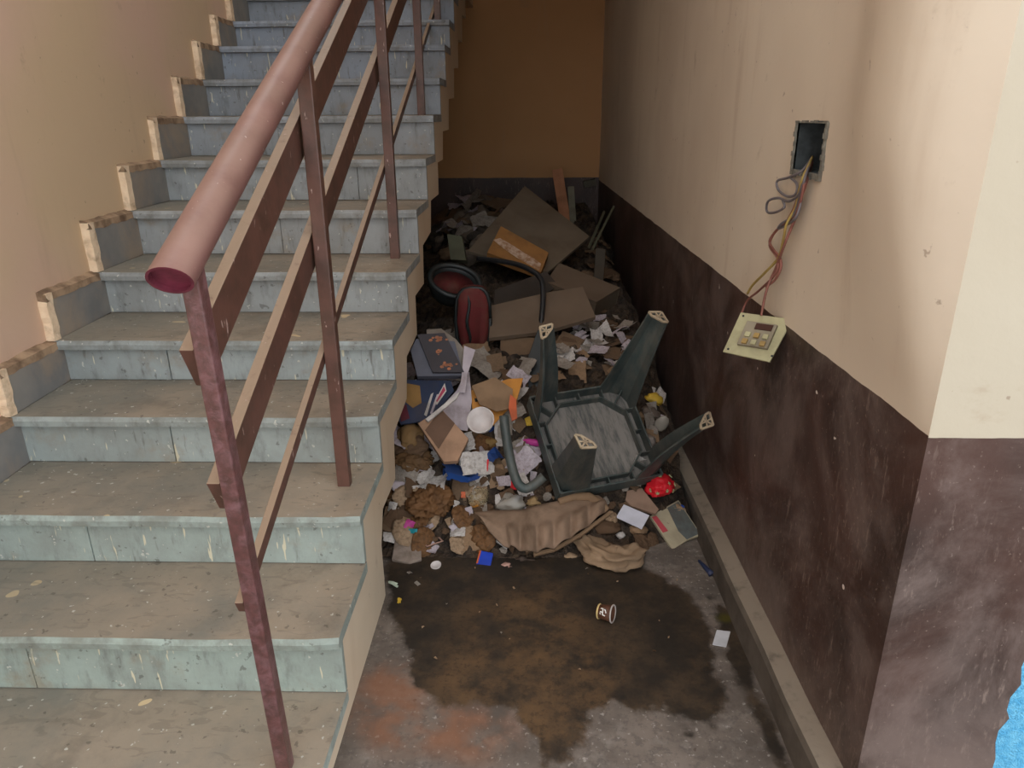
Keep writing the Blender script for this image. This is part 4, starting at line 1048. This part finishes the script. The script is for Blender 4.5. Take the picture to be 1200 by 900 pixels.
scatter('sodden_rag', 20, (455, 525, 570, 640), RAGS, (.05, .11), 'sodden crumpled rag', 'rag', 'sodden rags by the stair foot', 2, 'crumple')
scatter('paper_scrap', 46, (655, 380, 742, 440), WH, (.03, .085), 'torn paper scrap', 'paper', 'white scraps behind the chair', 3, 'sheet', .04)
scatter('cardboard_scrap', 26, (590, 395, 745, 445), CB, (.05, .11), 'torn cardboard scrap', 'cardboard', 'cardboard scraps behind the chair', 4, 'card', .02)
scatter('waste_bundle', 44, (505, 222, 580, 310), [(pm('grey_rubble', 112, 100, 88), 'grey'), (pm('dark_rubble', 66, 60, 54), 'charcoal'), (CARD2, 'dull brown')], (.08, .17), 'crumpled waste bundle', 'waste', 'waste bundles at the back left', 5, 'lump', .05)
scatter('paper_waste', 30, (515, 220, 590, 290), [(P_GREY, 'grey'), (CARD2, 'brown'), (P_LILAC, 'pale')], (.10, .18), 'crumpled paper sheet', 'paper', 'crumpled paper at the back left', 6, 'sheet', .12)
scatter('cardboard_scrap', 30, (490, 395, 620, 520), CB+[(P_GREY, 'grey')], (.05, .11), 'torn board scrap', 'cardboard', 'scraps among the books', 7, 'card')
scatter('paper_scrap', 40, (465, 425, 620, 570), WH, (.05, .12), 'creased paper scrap', 'paper', 'pale scraps among the books', 8, 'sheet', .02)
scatter('dark_waste', 14, (690, 285, 722, 400), [(CARD_D, 'dark brown'), (pm('soot_waste', 52, 46, 40), 'sooty'), (CARD2, 'dull brown')], (.08, .14), 'crumpled dusty waste', 'waste', 'dark waste under the boards', 9, 'crumple', .0)
scatter('litter_fragment', 50, (455, 560, 760, 648), [(CARD_D, 'dark brown'), (ROT2, 'beige'), (P_GREY, 'grey')], (.012, .035), 'damp litter fragment', 'litter', 'fragments along the heap front', 10, 'crumple')
scatter('paper_scrap', 34, (455, 530, 640, 645), WH+[(ROT2, 'beige')], (.03, .06), 'crinkled wet paper scrap', 'paper', 'wet paper along the heap front', 11, 'sheet')
scatter('sweet_wrapper', 21, (460, 470, 640, 640), BRIGHT, (.02, .045), 'crinkled plastic wrapper', 'wrapper', 'bright wrappers in the heap', 12, 'sheet', .02)
scatter('cardboard_scrap', 18, (735, 440, 790, 600), CB+[(P_GREY, 'grey')], (.04, .08), 'torn cardboard piece', 'cardboard', 'scraps right of the chair', 13, 'card', .02)
scatter('paper_scrap', 12, (740, 450, 790, 590), WH, (.03, .06), 'crumpled tissue', 'tissue', 'tissues right of the chair', 14, 'sheet', .03)
scatter('sodden_rag', 9, (690, 600, 800, 640), RAGS, (.03, .06), 'crumpled damp rag', 'rag', 'damp rags at the right front', 15, 'crumple')
flat('upright_box', [(524, 274), (541, 277), (546, 305), (528, 304)], (-.1, -.8, .5), .05, GREENB, 'small olive box standing left of the large plywood board', 'box', 3.7)

# ------------------------------------------------------------------ switch box, wires and hanging plate
M_GI = basic('grey_metal_box', lin(70, 76, 78), lin(44, 48, 50), 30, .6, .4, .2)
M_MORT = basic('grey_mortar', lin(142, 140, 130), lin(110, 106, 98), 60, .95, bump=.6)
hb = tag(empty('switch_box', (wr_pt(1.73, 1.27).x, 1.73, 1.2735)), 'empty recessed metal switch box with torn edges in the right wall', 'switch box')
y0, y1, z0, z1 = HY0-1.73, HY1-1.73, HZ0-1.2735, HZ1-1.2735
mb = MB()
mb.box(.075, .08, y0, y1, z0, z1); mb.box(0, .08, y0-.003, y0+.002, z0, z1); mb.box(0, .08, y1-.002, y1+.003, z0, z1)
mb.box(0, .08, y0, y1, z0-.003, z0+.002); mb.box(0, .08, y0, y1, z1-.002, z1+.003)
mb.build('metal_box', M_GI, hb)
rg = random.Random(9); mb = MB()
def ragged_strip(a_, b_, along):
    K = 10
    for k in range(K):
        s0, s1 = a_+(b_-a_)*k/K, a_+(b_-a_)*(k+1)/K
        w0 = rg.uniform(.004, .011); x = -.003-rg.uniform(0, .003)
        yield s0, s1, w0, x
for s0, s1, w, x in ragged_strip(y0-.004, y1+.004, 0): mb.box(x, .004, s0, s1, z1-.002, z1-.002+w*.6)
for s0, s1, w, x in ragged_strip(y0-.004, y1+.004, 0): mb.box(x, .004, s0, s1, z0-w*1.4, z0+.003)
for s0, s1, w, x in ragged_strip(z0, z1, 0): mb.box(x, .004, y0-w, y0+.002, s0, s1); mb.box(x, .004, y1-.002, y1+w, s0, s1)
mb.build('mortar_edge', M_MORT, hb)
MB().tube([(.076, -.01, .005), (.06, -.01, .005)], .012, 12).build('conduit_end', DARKP, hb, True)
pc = on_x(888, 395, .565); pn = Vector((-.42, -.62, .66)).normalized()
pl = tag(empty('switch_plate', pc), 'loose cream switch plate hanging from its wires on the right wall', 'switch plate')
M_PLATE = pm('cream_plate', 184, 178, 140, rough=.5, dirtamt=.3)
cor = [on_plane(u, v, pc, pn)-pc for u, v in ((868, 366), (929, 374), (902, 424), (847, 412))]
MB().poly(cor, pn, .006).build('plate', M_PLATE, pl, bevel=.001)
ex = (cor[1]-cor[0]); ey = (cor[3]-cor[0])
def pq(s, t_, h=0): return cor[0]+ex*s+ey*t_+pn*h
M_MOD = pm('grey_module', 150, 140, 120, rough=.6); M_BRASS = pm('brass_terminal', 170, 140, 84, rough=.4)
mod = MB().poly([pq(.22, .22, .010), pq(.80, .22, .010), pq(.80, .80, .010), pq(.22, .80, .010)], pn, .011).build('switch_module', M_MOD, pl, bevel=.001)
MB().poly([pq(.42, .26, .013), pq(.74, .26, .013), pq(.74, .40, .013), pq(.42, .40, .013)], pn, .004).build('dark_slot', pm('dark_slot', 74, 48, 40), mod)
for k in range(3):
    for j in range(2):
        s = .30+.17*k; t_ = .50+.17*j
        MB().poly([pq(s, t_, .016), pq(s+.10, t_, .016), pq(s+.10, t_+.11, .016), pq(s, t_+.11, .016)], pn, .008).build('terminal', M_BRASS if (k+j) % 2 else M_PLATE, mod, bevel=.0008)
for s, t_ in ((.08, .08), (.92, .08), (.92, .92), (.08, .92)):
    c_ = pq(s, t_, .0008); a_ = ex.normalized(); b_ = pn.cross(a_)
    MB().poly([c_+(a_*math.cos(k*.785)+b_*math.sin(k*.785))*.003 for k in range(8)], pn, .001).build('screw_hole', DARKP, pl)
def spline(pts, n=8):
    out = []
    for k in range(len(pts)-1):
        p0 = pts[max(k-1, 0)]; p1 = pts[k]; p2 = pts[k+1]; p3 = pts[min(k+2, len(pts)-1)]
        for s in range(n):
            t_ = s/n
            out.append(.5*((2*p1)+(p2-p0)*t_+(2*p0-5*p1+4*p2-p3)*t_*t_+(3*p1-p0-3*p2+p3)*t_**3))
    out.append(pts[-1]); return out
W_R = pm('maroon_wire', 150, 98, 88, rough=.5); W_Y = pm('yellow_wire', 186, 160, 92, rough=.5); W_G = pm('grey_wire', 124, 118, 122, rough=.5)
wires = [
 ('dull red wire from the switch box with one twist, ending at the plate corner', W_R, [(952,186),(945,205),(938,222),(930,245),(920,262),(908,272),(902,288),(912,305),(908,322),(890,340),(876,352),(869,368)]),
 ('red wire running straightest from the switch box to the plate middle', W_R, [(952,188),(944,210),(940,228),(934,250),(926,270),(918,290),(910,312),(902,330),(897,345),(892,370)]),
 ('yellow wire from the switch box reaching the plate left of the red wire', W_Y, [(952,184),(942,206),(936,226),(932,244),(922,262),(918,280),(912,302),(896,320),(882,334),(876,344)]),
 ('grey wire with an upper loop beside the switch box', W_G, [(952,184),(940,200),(924,208),(911,212),(912,222),(922,230),(932,228),(934,216),(926,208)]),
 ('grey wire with a lower open loop below the upper one', W_G, [(950,188),(942,210),(936,228),(924,236),(912,232),(900,236),(899,248),(908,249),(919,243),(917,234)]),
 ('pale grey wire twisting down the middle of the bundle', W_G, [(951,188),(944,206),(937,232),(930,252),(916,262),(912,268),(921,264),(932,256),(938,240),(940,224)]),
 ('maroon wire bulging right near the bottom of the bundle', W_R, [(952,190),(945,214),(936,238),(926,258),(912,268),(902,282),(907,293),(914,302),(915,314),(908,328),(898,336)]),
]
for i, (lab, m, px) in enumerate(wires):
    P = []
    for k, (u, v) in enumerate(px):
        s = k/(len(px)-1)
        x = (xw(1.72)+.03) if k == 0 else interp(v, [(180, .625), (200, .612), (300, .602), (345, .588), (370, .572)])
        x -= .004*((i*k) % 3-1)
        P.append(on_x(u, v, x))
    P = spline(P, 6); c0 = P[len(P)//2].copy()
    o = MB().tube([p-c0 for p in P], .0032, 6).build('electric_wire', m, None, True); o.location = c0
    tag(o, lab, 'wire', 'wires hanging from the switch box')
